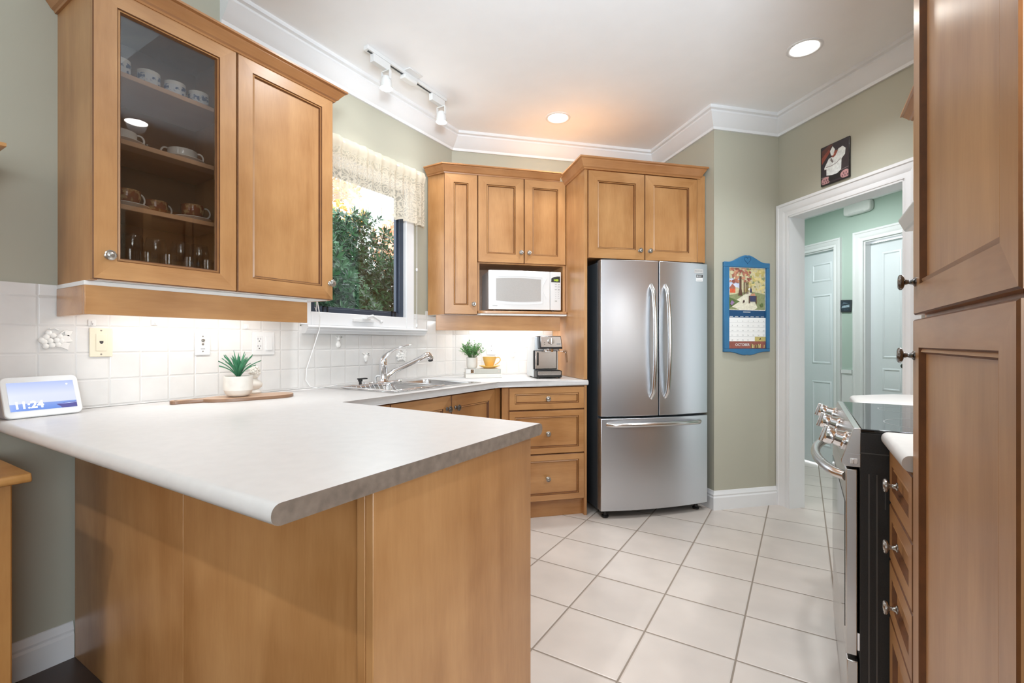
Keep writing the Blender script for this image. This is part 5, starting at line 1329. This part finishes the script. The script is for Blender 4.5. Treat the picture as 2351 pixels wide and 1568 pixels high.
t.part('crown_moulding', M().sweep([(-.9, 2.117), (hx1 - .04, 2.117), (hx1 - .04, 2.315)], crown_prof(.06, 1.70, 1.775), side=-1), PINE, ang=25)

# ------------------------------------------------------------------ the garden outside the sink window
m = M().box(-3.25, -2.48, -3, 6, 2.62, 2.72); struct('shade_eave', m, WHITE, ang=0)  # unseen slab over the window, added to keep skylight off the shrub
m = M().box(-12, -2.55, -3, 12, -.6, -.4); o = struct('ground_outside', m, plain('garden_soil', (96, 100, 70), .95, var=.3), ang=0)
random.seed(9)
def leaf_mat(name, c1_, c2_, rough=.35):
    m, n, p = nt(name); g_ = N(n, 'ShaderNodeNewGeometry'); r = N(n, 'ShaderNodeValToRGB'); r.color_ramp.elements[0].color = srgb(*c1_); r.color_ramp.elements[1].color = srgb(*c2_)
    n.links.new(g_.outputs['Random Per Island'], r.inputs[0]); n.links.new(r.outputs[0], p.inputs['Base Color']); p.inputs['Roughness'].default_value = rough; return m
LF = leaf_mat('pieris_leaf', (20, 54, 36), (70, 124, 78)); TW = plain('bark', (74, 58, 46), .9, var=.3)


def rosette(m, c, d, s, n):
    d = d.normalized(); u = d.orthogonal().normalized(); w = d.cross(u); ph = random.uniform(0, 6)
    for k in range(n):
        a = ph + k * 2 * PI / n * 1.62; el = .15 + .9 * (k / n); out = (u * math.cos(a) + w * math.sin(a)) * math.cos(el) + d * math.sin(el)
        side = d.cross(out).normalized(); L = s * random.uniform(.75, 1.1); wd_ = L * .16
        a0, a1_, a2, a3 = c, c + out * L * .55 + side * wd_ - d * L * .02, c + out * L - d * L * .12, c + out * L * .55 - side * wd_ - d * L * .02
        m._f([m.b.verts.new(v) for v in (a0, a1_, a2, a3)], 0)


def shrub(name, label, cat, base, fn, n, size, leafm, nl=11, group=None):
    t = Th(name, label, cat, base=base, rot=0, group=group); m = M()
    for k in range(n):
        c, d = fn(k); rosette(m, c, d, size * random.uniform(.8, 1.25), nl)
    t.part('foliage', m, leafm, ang=0, fix=False); return t


def bushfn(k):
    while True:
        y = random.uniform(-1.6, 1.9); z = random.uniform(-.35, 2.5)
        topz = 2.02 + .22 * math.sin(y * 2.3 + .8) + .14 * math.sin(y * 6.1) + .25 * math.exp(-((y + .1) / .25) ** 2) - .12 * max(0, y - .4)
        if z < topz: break
    x = .30 + .16 * math.sin(y * 3.1 + z * 2.0) + .12 * math.sin(y * 7 + z * 5) - .22 * max(0, z - 1.5) + random.uniform(-.75, .10)
    return Vector((x, y, z)), Vector((1, random.uniform(-.6, .4), random.uniform(.1, 1.2)))


t = shrub('evergreen_shrub', 'dense glossy green shrub close outside the sink window', 'shrub', (-3.75, 2.9, -.4), lambda k: (lambda q: (q[0] + Vector((0, 0, .4)), q[1]))(bushfn(k)), 15000, .078, LF, 9)
m = M()
for k in range(14):
    y = random.uniform(-1.4, 1.6); m.tube([(random.uniform(-.2, .05), y, 0), (random.uniform(-.1, .15), y + random.uniform(-.2, .2), 1.0), (random.uniform(-.1, .2), y + random.uniform(-.3, .3), 2.1)], [.03, .02, .008], 6)
t.part('stems', m, TW)
AU = leaf_mat('autumn_leaf', (226, 150, 70), (246, 214, 130), .6); AR = leaf_mat('red_autumn_leaf', (236, 172, 134), (250, 214, 190), .6)
def ballfn(c, r):
    def f(k):
        d = Vector((random.gauss(0, 1), random.gauss(0, 1), random.gauss(0, 1))).normalized(); q = Vector(c) + d * r * random.uniform(.5, 1); return q, d
    return f
for nm, lb, base, c, r, mt in (('autumn_tree', 'orange autumn tree behind the green shrub, left part of the window', (-6.6, 4.6, -.4), (0, 0, 3.45), .95, AU), ('autumn_tree', 'pale red autumn tree behind the green shrub, right part of the window', (-6.6, 6.9, -.4), (0, 0, 3.35), .75, AR)):
    t = shrub(nm, lb, 'tree', base, ballfn(c, r), 420, .16, mt, 7)
    t.part('trunk', M().tube([(0, 0, 0), (.03, 0, 1.4), (0, .05, c[2])], [.09, .06, .02], 8), TW)
